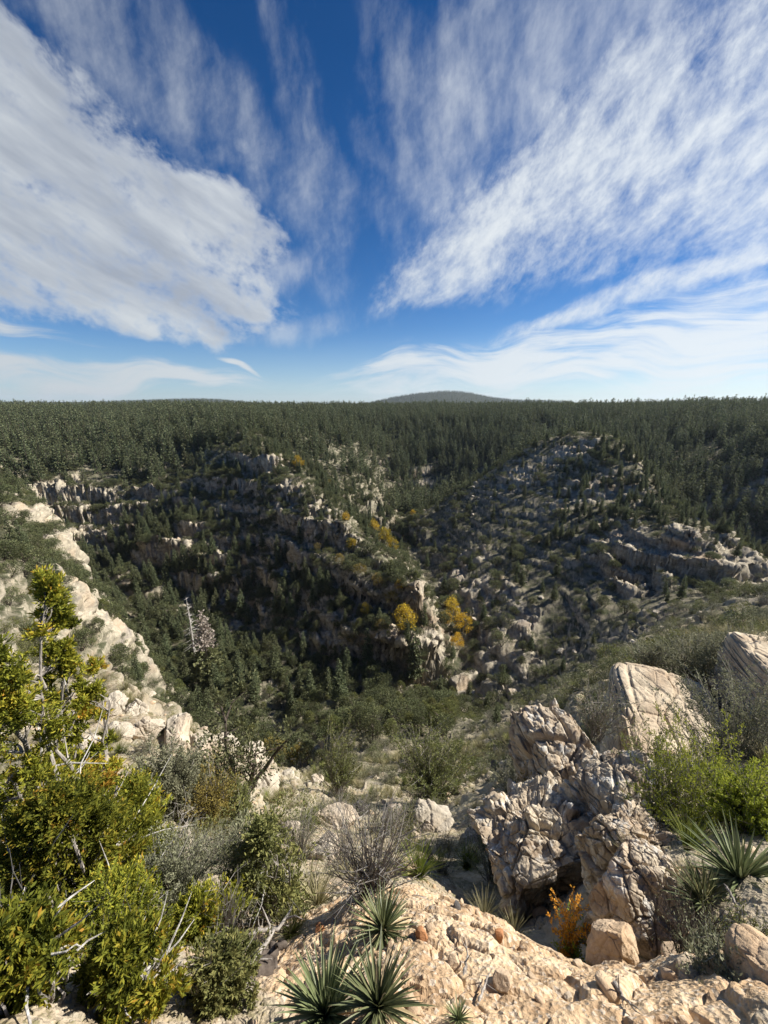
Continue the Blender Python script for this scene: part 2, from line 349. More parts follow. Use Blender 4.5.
# bare ledges, cliff bands and slabs of the canyon walls: (u, v, half width, half depth, heading, how steep the bands, band height)
LEDGES = [(652, 562, 16, 9, 10, 1, 6.5), (706, 566, 18, 9, -10, 1, 6.5), (634, 580, 8, 9, 40, 1, 5), (745, 572, 9, 8, -20, 1, 5),
  (486, 596, 11, 10, -15, .3, 3), (508, 628, 10, 10, -15, .3, 3), (505, 655, 11, 6, -15, .5, 3), (484, 684, 12, 6, -10, .5, 3), (450, 580, 8, 10, 0, .7, 4), (470, 560, 8, 8, 0, .3, 3),
  (600, 492, 12, 7, -25, .8, 3), (560, 500, 10, 7, -30, .8, 3), (612, 532, 14, 8, -40, .8, 3.5), (520, 480, 10, 8, -30, .6, 3), (575, 450, 14, 8, 0, .8, 3), (640, 500, 10, 9, -30, .8, 3),
  (378, 512, 8, 12, 0, 1, 8), (300, 492, 12, 9, -45, 1, 3), (322, 514, 11, 9, -45, 1, 3), (268, 462, 13, 12, -45, 1, 3.5), (290, 510, 10, 8, -30, .7, 3),
  (418, 648, 13, 11, 20, 1, 13), (366, 660, 6, 6, 0, .8, 4), (325, 640, 12, 8, -20, .8, 6), (150, 575, 22, 14, -20, 1, 12), (200, 590, 18, 12, -20, 1, 10), (250, 610, 14, 10, -15, .8, 8),
  (60, 540, 6, 14, 25, .4, 4), (72, 555, 5, 12, 25, .4, 4), (112, 640, 5, 10, 30, .4, 4), (95, 610, 4, 8, 30, .4, 4), (60, 510, 30, 12, 0, 1, 10), (130, 525, 25, 12, 0, 1, 10), (720, 545, 20, 14, 0, .8, 6), (750, 500, 30, 20, 0, .8, 5), (740, 470, 30, 20, 0, .8, 5)]
LED = [base_hit(u, v) + tuple(q) for u, v, *q in LEDGES]
def ledge_mask(x, y, kind=0):
    m = np.zeros(np.shape(x)); st = np.zeros(np.shape(x)) + 3.0
    jx = x + 4 * vnoise2(x / 7, y / 7, 301); jy = y + 4 * vnoise2(x / 7, y / 7, 302)
    for cx, cy, a, b, hd, hard, step in (LED if kind < 2 else [q for q in LED if q[5] <= .5]):
        c, s = math.cos(R(hd)), math.sin(R(hd)); dx = jx - cx; dy = jy - cy
        e = np.sqrt(((dx * c - dy * s) / a) ** 2 + ((dx * s + dy * c) / b) ** 2); k = (1 - sstep(0.75, 1.25, e)); kk = k * (hard if kind == 0 else 1)
        st = np.where(kk > m, step, st); m = np.maximum(m, kk)
    return m, st
def terrace(z, step, off, k):
    """ledges: flat treads and steep risers, k = how hard"""
    q = z / step + off; f = np.floor(q); t = q - f
    s = sstep(0.5 - 0.5 / k, 0.5 + 0.5 / k, t)
    return (f + s - off) * step
def height(az, l):
    """height of the ground at azimuth az and log distance l, and how rocky it is"""
    r = np.exp(l); x = r * np.sin(az); y = r * np.cos(az)
    z = -bil(az, l) * r
    canyon = sstep(60, 100, r) * (1 - sstep(330, 420, r))
    dx = 0.02
    slope = np.abs(bil(az, l + dx) * r * math.exp(dx) - bil(az, l - dx) * r * math.exp(-dx)) / (2 * dx * r)
    steep = sstep(0.25, 0.75, slope)
    n1 = fbm2(x / 38, y / 38, 5, 3, 0.52, True); n2 = fbm2(x / 90, y / 90, 3, 9)
    dm = sstep(R(5), R(9), az) * (1 - sstep(262, 290, r))
    z = z + canyon * (n1 * 3.0 * (0.35 + 0.65 * steep) * (1 - .6 * dm) + 1.5 - .9 * dm)
    # limestone ledges, horizontal, their strength patchy
    patch = sstep(-0.25, 0.45, fbm2(x / 30 + 5, y / 30, 3, 21))
    wob = fbm2(x / 26, y / 26, 2, 33) * 0.5
    zt = terrace(z, 10.5, wob + 0.2, 3.2); dm = sstep(R(5), R(9), az); zt = zt * (1 - .8 * dm) + z * .8 * dm; zt = terrace(zt, 3.4, wob * 1.6, 2.6)
    m = canyon * (0.25 + 0.7 * patch) * sstep(0.12, 0.4, slope) * (1 - .45 * dm)
    z = z + (zt - z) * m
    if r.max() > 60 and r.min() < 500:
        lm, st = ledge_mask(x, y); w2 = fbm2(x / 18, y / 18, 2, 305) * .35
        zl = terrace(z, st, w2, 4.5); zl = terrace(zl, st * .23, w2 * 2.5, 2.6)
        z = z + (zl - z) * lm * canyon
    far = sstep(400, 700, r)
    z = z + far * fbm2(x / 300, y / 300, 4, 5) * 4.5
    # hills on the skyline
    def hill(a0, r0, wa, wr, h, flat=0.5):
        ca = (az - R(a0)) * r0; d = np.sqrt((ca / wa) ** 2 + ((r - r0) / wr) ** 2)
        return h * (1 - sstep(flat, 1.0, d))
    z = z + hill(7.6, 4200, 980, 900, 122, 0.12) + hill(9.5, 4200, 360, 500, 14, .3) + hill(19, 4800, 900, 900, 52, .1) + hill(-27, 5200, 1500, 900, 55, .2) + hill(-24, 5200, 700, 600, 18, .3) + hill(-48, 7000, 2800, 1500, 50, .5)
    # near slope: soft hummocks, rock steps
    near = 1 - sstep(60, 100, r)
    nn = fbm2(x / 4.5, y / 4.5, 4, 41); amp = np.clip(r * 0.035, 0.02, 1.1)
    z = z + near * nn * amp
    bx = fbm2(x / 9, y / 9, 3, 47); zt2 = terrace(z, 1.9, bx * 1.2, 2.4)
    z = z + (zt2 - z) * near * sstep(6, 12, r) * (0.1 + 0.8 * sstep(0.0, 0.5, bx))
    # cobbles near the viewer, so the ground breaks up underfoot
    return z, x, y, slope
def build_terrain():
    NA, NR = 1250, 1800
    azs = np.linspace(-AZMAX, AZMAX, NA)
    lf = np.linspace(math.log(0.3), math.log(9000), 2600)
    A, L = np.meshgrid(azs, lf, indexing='ij')
    Z = np.empty(A.shape); SL = np.empty(A.shape)
    for i in range(0, NA, 250):
        Z[i:i + 250], _, _, SL[i:i + 250] = height(A[i:i + 250], L[i:i + 250])
    log('height done')
    Rr = np.exp(L)
    # rows go where the surface is: arc length in the metric of the viewer's log distance
    dl = lf[1] - lf[0]; dz = np.diff(Z, axis=1) / Rr[:, 1:]
    s = np.sqrt(dl ** 2 + (1.1 * dz) ** 2)
    s *= np.interp(Rr[:, 1:], [.3, .75, .85, 2.3, 3.2, 400, 600], [.3, .3, 3.6, 3.2, 1.2, 1, .25])
    ks = np.ones(41) / 41
    s = np.apply_along_axis(lambda c: np.convolve(np.pad(c, 20, mode='edge'), ks, 'valid'), 0, s)
    cum = np.concatenate([np.zeros((NA, 1)), np.cumsum(s, 1)], 1); cum /= cum[:, -1:]
    tt = np.linspace(0, 1, NR)
    V = np.empty((NA, NR, 3)); SLr = np.empty((NA, NR))
    for i in range(NA):
        l2 = np.interp(tt, cum[i], lf); z2 = np.interp(l2, lf, Z[i]); SLr[i] = np.interp(l2, lf, SL[i])
        r2 = np.exp(l2); V[i, :, 0] = r2 * math.sin(azs[i]); V[i, :, 1] = r2 * math.cos(azs[i]); V[i, :, 2] = z2
    log('resampled')
    return azs, lf, Z, SL, V, SLr
_taz, _tl, _TZ, _TS, _TV, _TSL = build_terrain()

def grid_normals(V):
    du = np.gradient(V, axis=0); dv = np.gradient(V, axis=1)
    n = np.cross(du, dv); n /= np.linalg.norm(n, axis=2, keepdims=True) + 1e-12
    n[n[..., 2] < 0] *= -1
    return n
def knoll_mask(x, y):
    r = np.hypot(x, y); a = np.degrees(np.arctan2(x, y)) + 4 * vnoise2(x * 4, y * 4, 61)
    return sstep(-24, -20, a) * (1 - sstep(2.0, 2.2, r + .12 * vnoise2(x * 3, y * 3, 62))) * (1 - sstep(52, 58, a))
def rough_terrain():
    """push the sheet along its normal: joints, blocks and rubble in the rock, small stones in the soil"""
    V = _TV; sh = V.shape[:2]; n = grid_normals(V)
    P = V.reshape(-1, 3); Nn = n.reshape(-1, 3); r = np.hypot(P[:, 0], P[:, 1])
    sl = np.sqrt(1 - Nn[:, 2] ** 2) / np.maximum(Nn[:, 2], 0.05)
    mid = sstep(50, 90, r) * (1 - sstep(340, 420, r)); near = 1 - sstep(50, 90, r)
    pn = fbm3(P / np.array([7, 7, 5.0]), 3, 71)
    rock = sstep(0.75, 1.25, sl + pn * 0.5)
    lmk = ledge_mask(P[:, 0], P[:, 1], 1)[0] * mid
    rock = np.maximum(rock, lmk * .8)
    # mid distance: blocky limestone
    d = np.zeros(len(P), np.float32)
    idx = np.where(mid > 0)[0]
    q = P[idx]
    spur = 1 - .65 * ((np.degrees(np.arctan2(q[:, 0], q[:, 1])) < -28) & (np.hypot(q[:, 0], q[:, 1]) < 178))
    f1, f2, cid = worley3(q / np.array([5.5, 5.5, 2.6]), 5)
    g1, g2, cid2 = worley3(q / np.array([2.0, 2.0, 0.9]), 6)
    d[idx] = spur * mid[idx] * (1 - .3 * (np.arctan2(q[:, 0], q[:, 1]) > R(6))) * ((0.35 + 1.3 * rock[idx]) * ((cid - 0.45) * 1.3 - 1.2 * (1 - sstep(0.0, 0.22, f2 - f1)) + (cid2 - 0.5) * 0.9))
    # broad smooth slabs, tilted and jointed
    slab = ledge_mask(q[:, 0], q[:, 1], 2)[0]
    qs = np.stack([q[:, 0] + .5 * q[:, 1], q[:, 1] - .5 * q[:, 0], q[:, 2]], 1)
    s1, s2, sid = worley3(qs / np.array([9, 4.5, 4.0]), 8)
    d[idx] = d[idx] * (1 - .75 * slab) + mid[idx] * slab * ((sid - .4) * 3.2 * sstep(0, .10, s2 - s1) + .3)
    # columns and vertical joints in the big cliffs
    jt = fbm3(q / np.array([3.2, 3.2, 14.0]), 3, 77, ridged=True)
    d[idx] += (1 - .7 * slab) * mid[idx] * rock[idx] * (jt * 0.35 + 1.5 * fbm3(q / np.array([26, 26, 1.5]), 3, 79) + .5 * fbm3(q / np.array([9, 9, .6]), 2, 80))
    idx = np.where(near > 0)[0]; q = P[idx]; rr = r[idx]
    sc = np.clip(rr * 0.03, 0.045, 0.9)[:, None]
    lv = np.floor(np.log2(sc)); s0 = 2.0 ** lv; fr = (np.log2(sc) - lv)[:, 0]
    def cob(s, seed):
        # angular stones bedded in soil: flat-topped cells, each with a height of its own, gaps between them
        f1, f2, cid = worley3(q / s / np.array([1, 1, 0.8]), seed)
        top = sstep(0.03, 0.25, f2 - f1)
        return (cid * 0.55 * top - 0.25 * f1) * s[:, 0] * sstep(0.5, 0.62, cid)
    c0 = cob(s0, 11) * (1 - fr) + cob(s0 * 2, 12) * fr
    c1 = cob(s0 * 4, 13) * 0.7
    kn = knoll_mask(q[:, 0], q[:, 1])
    patchy = sstep(-0.3, 0.3, fbm3(q / np.clip(rr * 0.5, 0.6, 12)[:, None], 3, 88))
    rk = sstep(0.9, 1.6, sl[idx])
    d[idx] += near[idx] * (c0 * 0.75 + c1 * 0.55 * sstep(3, 9, rr)) * (0.12 + 0.88 * np.maximum(patchy, rk)) * (1 - .6 * sstep(35, 60, rr)) * (1 - .8 * kn)
    d[idx] += near[idx] * fbm3(q / (sc * 3.5), 4, 93) * sc[:, 0] * 0.5
    k1, k2, kid = worley3(q / np.array([.30, .26, .17]) + fbm3(q / .2, 2, 7)[:, None] * .25, 15); j1, j2, jid = worley3(q / np.array([.085, .08, .06]), 16)
    d[idx] += kn * ((kid - .5) * .035 - .018 * (1 - sstep(0, .12, k2 - k1)) + (.014 * (jid - .4) - .008 * (1 - sstep(0, .2, j2 - j1))) * sstep(-.2, .3, fbm3(q / .35, 2, 19)) + .022 * fbm3(q / .35, 5, 18))
    V2 = P + Nn * d[:, None]
    log('roughened')
    return V2.reshape(sh + (3,)), lmk.reshape(sh), pn.reshape(sh)
_TV2, _TROCK, _TPN = rough_terrain()

def mesh_from_arrays(name, verts, faces4=None, faces3=None, smooth=True):
    me = bpy.data.meshes.new(name)
    verts = np.asarray(verts, np.float32); me.vertices.add(len(verts)); me.vertices.foreach_set('co', verts.ravel())
    f = faces4 if faces4 is not None else faces3; k = 4 if faces4 is not None else 3
    f = np.asarray(f, np.int32); nf = len(f)
    me.loops.add(nf * k); me.loops.foreach_set('vertex_index', f.ravel())
    me.polygons.add(nf); me.polygons.foreach_set('loop_start', np.arange(0, nf * k, k, dtype=np.int32))
    try: me.polygons.foreach_set('loop_total', np.full(nf, k, np.int32))
    except Exception: pass
    me.polygons.foreach_set('use_smooth', np.full(nf, smooth, bool))
    me.update(calc_edges=True)
    return me
def link(name, me, mat=None, parent=None, loc=None):
    o = bpy.data.objects.new(name, me); C.objects.link(o)
    if me is not None and mat is not None and not me.materials: me.materials.append(mat)
    if parent is not None: o.parent = parent
    if loc is not None: o.location = loc
    return o
def grid_faces(na, nr):
    i = np.arange(na - 1)[:, None] * nr + np.arange(nr - 1)[None]
    return np.stack([i, i + nr, i + nr + 1, i + 1], -1).reshape(-1, 4)[:, ::-1]
def attr(me, name, vals, dom='POINT', typ='FLOAT'):
    a = me.attributes.new(name, typ, dom); a.data.foreach_set('value', np.asarray(vals, np.float32).ravel())

# sampling for everything that stands on the ground
_TZD = np.empty_like(_TZ); _l2 = np.log(np.hypot(_TV2[..., 0], _TV2[..., 1]))
for _i in range(len(_taz)):
    _o = np.argsort(_l2[_i]); _TZD[_i] = np.interp(_tl, _l2[_i][_o], _TV2[_i, _o, 2])
def ground_z(x, y):
    """height of the finished sheet at x, y (arrays allowed)"""
    x = np.atleast_1d(np.asarray(x, float)); y = np.atleast_1d(np.asarray(y, float))
    az = np.arctan2(x, y); l = np.log(np.maximum(np.hypot(x, y), 0.31))
    i = np.clip((az - _taz[0]) / (_taz[1] - _taz[0]), 0, len(_taz) - 1.001); j = np.clip((l - _tl[0]) / (_tl[1] - _tl[0]), 0, len(_tl) - 1.001)
    i0 = i.astype(int); j0 = j.astype(int); fi = i - i0; fj = j - j0
    Z = _TZD
    return Z[i0, j0] * (1 - fi) * (1 - fj) + Z[i0 + 1, j0] * fi * (1 - fj) + Z[i0, j0 + 1] * (1 - fi) * fj + Z[i0 + 1, j0 + 1] * fi * fj
def gz(x, y): return float(ground_z(x, y)[0])
def hit(u, v, rmin=0.5):
    """where the line of sight to the photograph's pixel (u, v) meets the ground"""
    a = (u - 384) / FPX; b = (512 - v) / FPX
    d = np.array([a, _cs + b * _sn, -_sn + b * _cs]); h = math.hypot(d[0], d[1])
    rs = np.exp(np.linspace(math.log(rmin), math.log(4000), 4000)); x = rs * d[0] / h; y = rs * d[1] / h; z = rs * d[2] / h
    g = ground_z(x, y); k = np.argmax(z <= g)
    if not (z[k] <= g[k]): return None
    return Vector((x[k], y[k], float(g[k]))), math.sqrt(x[k] ** 2 + y[k] ** 2 + z[k] ** 2)
def mat(name):
    m = bpy.data.materials.new(name); m.use_nodes = True; m.node_tree.nodes.clear()
    return m, NT(m.node_tree)
def finish(m, N, col, rough=0.9, normal=None, spec=0.15, trans=None):
    b = N.n.new('ShaderNodeBsdfPrincipled'); N.set(b.inputs['Base Color'], col); N.set(b.inputs['Roughness'], rough)
    b.inputs['Specular IOR Level'].default_value = spec
    if normal is not None: N.l.new(normal, b.inputs['Normal'])
    s = b.outputs[0]
    if trans:
        t = N.n.new('ShaderNodeBsdfTranslucent'); N.set(t.inputs[0], col)
        mx = N.n.new('ShaderNodeMixShader'); mx.inputs[0].default_value = trans; N.l.new(s, mx.inputs[1]); N.l.new(t.outputs[0], mx.inputs[2]); s = mx.outputs[0]
    o = N.n.new('ShaderNodeOutputMaterial'); N.l.new(s, o.inputs['Surface'])
    m.cycles.emission_sampling = 'NONE'
    return m
def ground_material():
    m, N = mat('canyon_ground')
    geo = N.n.new('ShaderNodeNewGeometry'); pos = geo.outputs['Position']
    att = N.n.new('ShaderNodeAttribute'); att.attribute_name = 'rock'; rock = att.outputs['Fac']
    a2 = N.n.new('ShaderNodeAttribute'); a2.attribute_name = 'near'; near = a2.outputs['Fac']
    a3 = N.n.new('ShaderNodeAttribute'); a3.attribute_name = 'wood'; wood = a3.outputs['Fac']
    n1 = N.noise(pos, 0.11, 5, 0.6); n2 = N.noise(pos, 0.9, 5, 0.65); n3 = N.noise(pos, 7.0, 5, 0.7)
    strat = N.noise(N.vmath('MULTIPLY', pos, (0.08, 0.08, 1.1)), 1.0, 4, 0.7)
    v1 = N.voro(pos, 14.0, out='Color')
    vs = N.sep(v1)[0]
    # pale limestone, weathered grey, with tan stains
    rc = N.ramp(n2, [(0.30, (0.22, 0.19, 0.145)), (0.5, (0.41, 0.36, 0.27)), (0.68, (0.57, 0.505, 0.385))])
    rc = N.mix(N.mapr(strat, 0.52, 0.66), rc, (0.27, 0.235, 0.20, 1))
    rc = N.mix(N.mapr(n1, 0.52, 0.66, 0, 0.55), rc, (0.47, 0.34, 0.225, 1))
    rc = N.mix(N.mapr(n3, 0.55, 0.75, 0, 0.55), rc, (0.13, 0.125, 0.115, 1))
    # soil with dry grass
    sc = N.ramp(n3, [(0.3, (0.22, 0.165, 0.10)), (0.5, (0.36, 0.285, 0.185)), (0.7, (0.50, 0.42, 0.295))])
    sc = N.mix(N.mapr(N.noise(pos, 1.7, 5, 0.7), 0.43, 0.57, 0, 0.8), sc, (0.17, 0.165, 0.08, 1))
    sc = N.mix(N.mapr(vs, 0.55, 0.9, 0, 0.6), sc, (0.50, 0.44, 0.35, 1))
    far = N.mix(N.mapr(N.noise(pos, 0.35, 5, 0.7), 0.4, 0.62), (0.075, 0.08, 0.045, 1), (0.25, 0.22, 0.16, 1))
    sc = N.mix(near, far, sc)
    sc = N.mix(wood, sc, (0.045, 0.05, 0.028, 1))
    col = N.mix(rock, sc, rc)
    a4 = N.n.new('ShaderNodeAttribute'); a4.attribute_name = 'knoll'
    kc = N.ramp(N.noise(pos, 5.5, 6, 0.72), [(0.32, (0.31, 0.20, 0.115)), (0.5, (0.52, 0.37, 0.225)), (0.66, (0.66, 0.51, 0.34))])
    kc = N.mix(N.mapr(N.noise(pos, 22, 4, 0.7), 0.55, 0.7, 0, .5), kc, (0.30, 0.19, 0.12, 1))
    kc = N.mix(N.mapr(N.sep(N.voro(pos, 60.0, out='Color'))[0], 0.7, 0.95, 0, .6), kc, (0.62, 0.55, 0.45, 1))
    col = N.mix(a4.outputs['Fac'], col, kc)
    spk = N.noise(pos, 0.7, 6, 0.8)
    bmp = N.n.new('ShaderNodeBump'); bmp.inputs['Strength'].default_value = 0.7
    N.set(bmp.inputs['Distance'], N.mapr(near, 0, 1, 0.35, 0.025))
    h = N.math('ADD', N.noise(pos, 1.3, 6, 0.75), N.math('MULTIPLY', n3, 0.35))
    hn = N.math('ADD', N.noise(pos, 22, 5, 0.7), N.math('MULTIPLY', N.voro(pos, 45), 0.6))
    hh = N.mix(near, N.comb(h, h, h), N.comb(hn, hn, hn))
    N.l.new(hh, bmp.inputs['Height'])
    return finish(m, N, col, 1.0, bmp.outputs[0], 0.04)
def make_ground():
    na, nr = _TV2.shape[:2]
    me = mesh_from_arrays('canyon_ground', _TV2.reshape(-1, 3), faces4=grid_faces(na, nr))
    V = _TV2; r = np.hypot(V[..., 0], V[..., 1])
    n = grid_normals(_TV2); sl = np.sqrt(1 - n[..., 2] ** 2) / np.maximum(n[..., 2], 0.05)
    near = 1 - sstep(14, 60, r); pn = _TPN
    fb = fbm2(V[..., 0] / 9, V[..., 1] / 9, 4, 61); rk = np.clip(sstep(0.75, 1.35, sl + 0.4 * pn + 0.45 * fb), 0, 1); rk = np.where((np.degrees(np.arctan2(V[..., 0], V[..., 1])) < -28) & (r > 55) & (r < 178), sstep(1.3, 2.0, sl + .4 * pn + 1.4 * fb) * .75, rk)
    x, y = V[..., 0], V[..., 1]
    # bare rock where the near slope breaks off into boulders
    pq = fbm2(x / 6, y / 6, 4, 55) + 0.8 * fbm2(x / 1.5, y / 1.5, 3, 57)
    rk = np.where(r < 75, np.maximum(rk * 0.7, sstep(0.25, 0.6, pq) * 0.8), rk)
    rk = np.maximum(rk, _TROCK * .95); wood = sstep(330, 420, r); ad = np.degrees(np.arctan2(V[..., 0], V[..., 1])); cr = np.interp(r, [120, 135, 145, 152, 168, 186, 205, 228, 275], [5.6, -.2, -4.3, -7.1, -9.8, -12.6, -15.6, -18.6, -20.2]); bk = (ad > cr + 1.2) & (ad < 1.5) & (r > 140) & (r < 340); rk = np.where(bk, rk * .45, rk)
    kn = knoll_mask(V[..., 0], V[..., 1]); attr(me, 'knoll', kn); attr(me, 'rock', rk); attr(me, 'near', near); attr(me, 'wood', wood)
    o = link('canyon_ground', me, ground_material()); o['kind'] = 'structure'; o['label'] = 'pale limestone and dry soil of the canyon slopes'
    return o
GROUND = make_ground()
def make_outskirts():
    """the rim behind and beside the viewer, and the plateau out to the horizon"""
    bm_v = []; az = np.linspace(AZMAX, 2 * math.pi - AZMAX, 60); rr = np.exp(np.linspace(math.log(0.3), math.log(9000), 60))
    edge_l = _TV2[-1]; edge_r = _TV2[0]
    V = np.zeros((60, 60, 3))
    for i, a in enumerate(az):
        w = i / 59.0
        for j, r in enumerate(rr):
            zl = gz(r * math.sin(AZMAX), r * math.cos(AZMAX)); zr = gz(r * math.sin(-AZMAX), r * math.cos(-AZMAX))
            zb = -1.7 - 0.02 * min(r, 300) + 0.4 * math.sin(r * 0.3 + a * 5)
            k = min(w, 1 - w) * 2; k = min(1, k * 2.2); k = k * k * (3 - 2 * k)
            V[i, j] = (r * math.sin(a), r * math.cos(a), (zl * (1 - w) + zr * w if k < 1 else zb) * (1 - k) + zb * k)
            if i in (0, 59): V[i, j, 2] = zl if i == 0 else zr
    me = mesh_from_arrays('plateau', V.reshape(-1, 3), faces4=grid_faces(60, 60))
    na = len(V.reshape(-1, 3)); attr(me, 'rock', np.zeros(na)); attr(me, 'near', np.tile((rr < 40).astype(float), 60)); attr(me, 'wood', np.zeros(na)); attr(me, 'knoll', np.zeros(na))
    o = link('plateau_ground', me, bpy.data.materials['canyon_ground']); o['kind'] = 'structure'
make_outskirts()
log('ground built')
# ------------------------------------------------------------------ building blocks for plants and stones
class QB:
    """collects quads (leaves, tubes) in numpy, one material"""
    def __init__(s): s.v = []; s.f = []; s.t = []; s.n = 0
    def add(s, v, f, tint=0.5):
        v = np.asarray(v, float).reshape(-1, 3); s.v.append(v); s.f.append(np.asarray(f, int).reshape(-1, 4) + s.n); s.n += len(v)
        s.t.append(np.full(len(v), tint) if np.isscalar(tint) else np.asarray(tint))
    def leaves(s, P, D, ln, wd, rng, tint=0.5, bend=0.0):
        """leaf quads at P along D: ln long, wd wide, turned at random about D"""
        P = np.asarray(P, float); n = len(P)
        if n == 0: return
        D = np.asarray(D, float); D = D / (np.linalg.norm(D, axis=1, keepdims=True) + 1e-9)
        q = rng.normal(size=(n, 3)); W = np.cross(D, q); W /= np.linalg.norm(W, axis=1, keepdims=True) + 1e-9
        ln = np.broadcast_to(ln, n)[:, None]; wd = np.broadcast_to(wd, n)[:, None]
        m = P + D * ln * 0.55; m[:, 2] -= bend * ln[:, 0]
        v = np.stack([P, m - W * wd / 2, P + D * ln, m + W * wd / 2], 1).reshape(-1, 3)
        t = np.repeat(np.broadcast_to(tint, n), 4)
        s.add(v, np.arange(4 * n).reshape(-1, 4), t)
    def tube(s, path, rad, sides=5, tint=0.5):
        path = np.asarray(path, float); n = len(path); rad = np.broadcast_to(rad, n)
        T = np.gradient(path, axis=0); T /= np.linalg.norm(T, axis=1, keepdims=True) + 1e-9
        up = np.array([0.31, 0.2, 0.93]) if abs(T[0, 2]) < 0.85 else np.array([0.95, 0.3, 0.1])
        A = np.cross(T, up); A /= np.linalg.norm(A, axis=1, keepdims=True) + 1e-9; B = np.cross(T, A)
        th = np.arange(sides) * 2 * math.pi / sides
        ring = path[:, None] + rad[:, None, None] * (A[:, None] * np.cos(th)[None, :, None] + B[:, None] * np.sin(th)[None, :, None])
        i = np.arange(n - 1)[:, None] * sides + np.arange(sides)[None]; j = np.arange(n - 1)[:, None] * sides + (np.arange(sides)[None] + 1) % sides
        s.add(ring, np.stack([i, j, j + sides, i + sides], -1).reshape(-1, 4), tint)
    def mesh(s, name, smooth=False):
        me = mesh_from_arrays(name, np.concatenate(s.v), faces4=np.concatenate(s.f), smooth=smooth)
        attr(me, 'tint', np.concatenate(s.t)); return me

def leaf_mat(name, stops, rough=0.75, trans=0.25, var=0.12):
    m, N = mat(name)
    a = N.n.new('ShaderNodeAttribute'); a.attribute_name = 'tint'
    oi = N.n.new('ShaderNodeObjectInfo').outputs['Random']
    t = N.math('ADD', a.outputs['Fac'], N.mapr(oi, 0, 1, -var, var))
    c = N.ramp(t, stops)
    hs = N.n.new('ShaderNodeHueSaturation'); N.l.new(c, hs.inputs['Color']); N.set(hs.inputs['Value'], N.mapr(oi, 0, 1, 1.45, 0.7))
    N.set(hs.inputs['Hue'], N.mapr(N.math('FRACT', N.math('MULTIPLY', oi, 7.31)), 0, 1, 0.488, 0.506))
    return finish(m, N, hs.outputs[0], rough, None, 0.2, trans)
def bark_mat(name, c0, c1, scale=6.0):
    m, N = mat(name)
    tc = N.n.new('ShaderNodeTexCoord').outputs['Object']
    n = N.noise(N.vmath('MULTIPLY', tc, (scale * 4, scale * 4, scale * 0.7)), 1.0, 4, 0.7)
    b = N.n.new('ShaderNodeBump'); b.inputs['Strength'].default_value = 0.6; b.inputs['Distance'].default_value = 0.02; N.l.new(n, b.inputs['Height'])
    return finish(m, N, N.mix(N.mapr(n, 0.35, 0.65), (*c0, 1), (*c1, 1)), 0.9, b.outputs[0])
def rock_mat(name, base, dark, stain, scale=1.0, stain_amt=0.5, bump=0.06, lich=0.5, pale=0.0):
    m, N = mat(name)
    geo = N.n.new('ShaderNodeNewGeometry').outputs['Position']
    n2 = N.noise(geo, 2.2 * scale, 6, 0.68); n3 = N.noise(geo, 9 * scale, 5, 0.7); n1 = N.noise(geo, 0.8 * scale, 4, 0.6)
    st = N.noise(N.vmath('MULTIPLY', geo, (1.2 * scale, 1.2 * scale, 6 * scale)), 1.0, 4, 0.65)
    c = N.mix(N.mapr(n2, 0.35, 0.66), (*dark, 1), (*base, 1))
    c = N.mix(N.mapr(n1, 0.46, 0.64, 0, stain_amt), c, (*stain, 1))
    c = N.mix(N.mapr(st, 0.56, 0.7, 0, 0.6), c, (dark[0] * .6, dark[1] * .6, dark[2] * .6, 1))
    c = N.mix(N.mapr(n3, 0.56, 0.68, 0, lich), c, (0.09, 0.088, 0.08, 1))
    if pale: c = N.mix(N.mapr(N.noise(geo, 4.3 * scale, 5, 0.72), 0.53, 0.62, 0, pale), c, (0.60, 0.58, 0.53, 1))
    cr = N.voro(N.vmath('ADD', geo, N.vmath('SCALE', N.noise(geo, 3 * scale, 3, 0.6, color=True), scale=0.5)), 2.1 * scale, 'DISTANCE_TO_EDGE')
    crk = N.mapr(cr, 0.0, 0.035, 1.0, 0.0)
    h = N.math('ADD', N.math('ADD', n2, N.math('MULTIPLY', n3, 0.5)), N.math('MULTIPLY', crk, -0.18))
    h = N.math('ADD', h, N.math('MULTIPLY', N.noise(geo, 38 * scale, 4, 0.7), 0.22))
    b = N.n.new('ShaderNodeBump'); b.inputs['Strength'].default_value = 0.8; b.inputs['Distance'].default_value = bump; N.l.new(h, b.inputs['Height'])
    return finish(m, N, c, 1.0, b.outputs[0], 0.04)

M = {}
M['conifer'] = leaf_mat('conifer_needles', [(0.0, (0.04, 0.055, 0.028)), (0.5, (0.11, 0.13, 0.065)), (1.0, (0.24, 0.25, 0.12))], var=.2)
M['juniper'] = leaf_mat('juniper_scales', [(0.0, (0.04, 0.05, 0.024)), (0.5, (0.115, 0.13, 0.058)), (1.0, (0.23, 0.235, 0.105))])
M['sage'] = leaf_mat('sage_leaves', [(0.0, (0.09, 0.095, 0.055)), (0.5, (0.20, 0.205, 0.125)), (1.0, (0.34, 0.33, 0.21))], var=0.2)
M['olive'] = leaf_mat('olive_leaves', [(0.0, (0.06, 0.07, 0.025)), (0.5, (0.15, 0.165, 0.055)), (1.0, (0.30, 0.28, 0.09))], var=0.2)
M['gold'] = leaf_mat('autumn_leaves', [(0.0, (0.22, 0.15, 0.02)), (0.5, (0.52, 0.37, 0.035)), (1.0, (0.75, 0.58, 0.08))], trans=0.35)
M['dull_gold'] = leaf_mat('fading_leaves', [(0.0, (0.10, 0.085, 0.02)), (0.5, (0.21, 0.17, 0.045)), (1.0, (0.34, 0.25, 0.07))], trans=0.3)
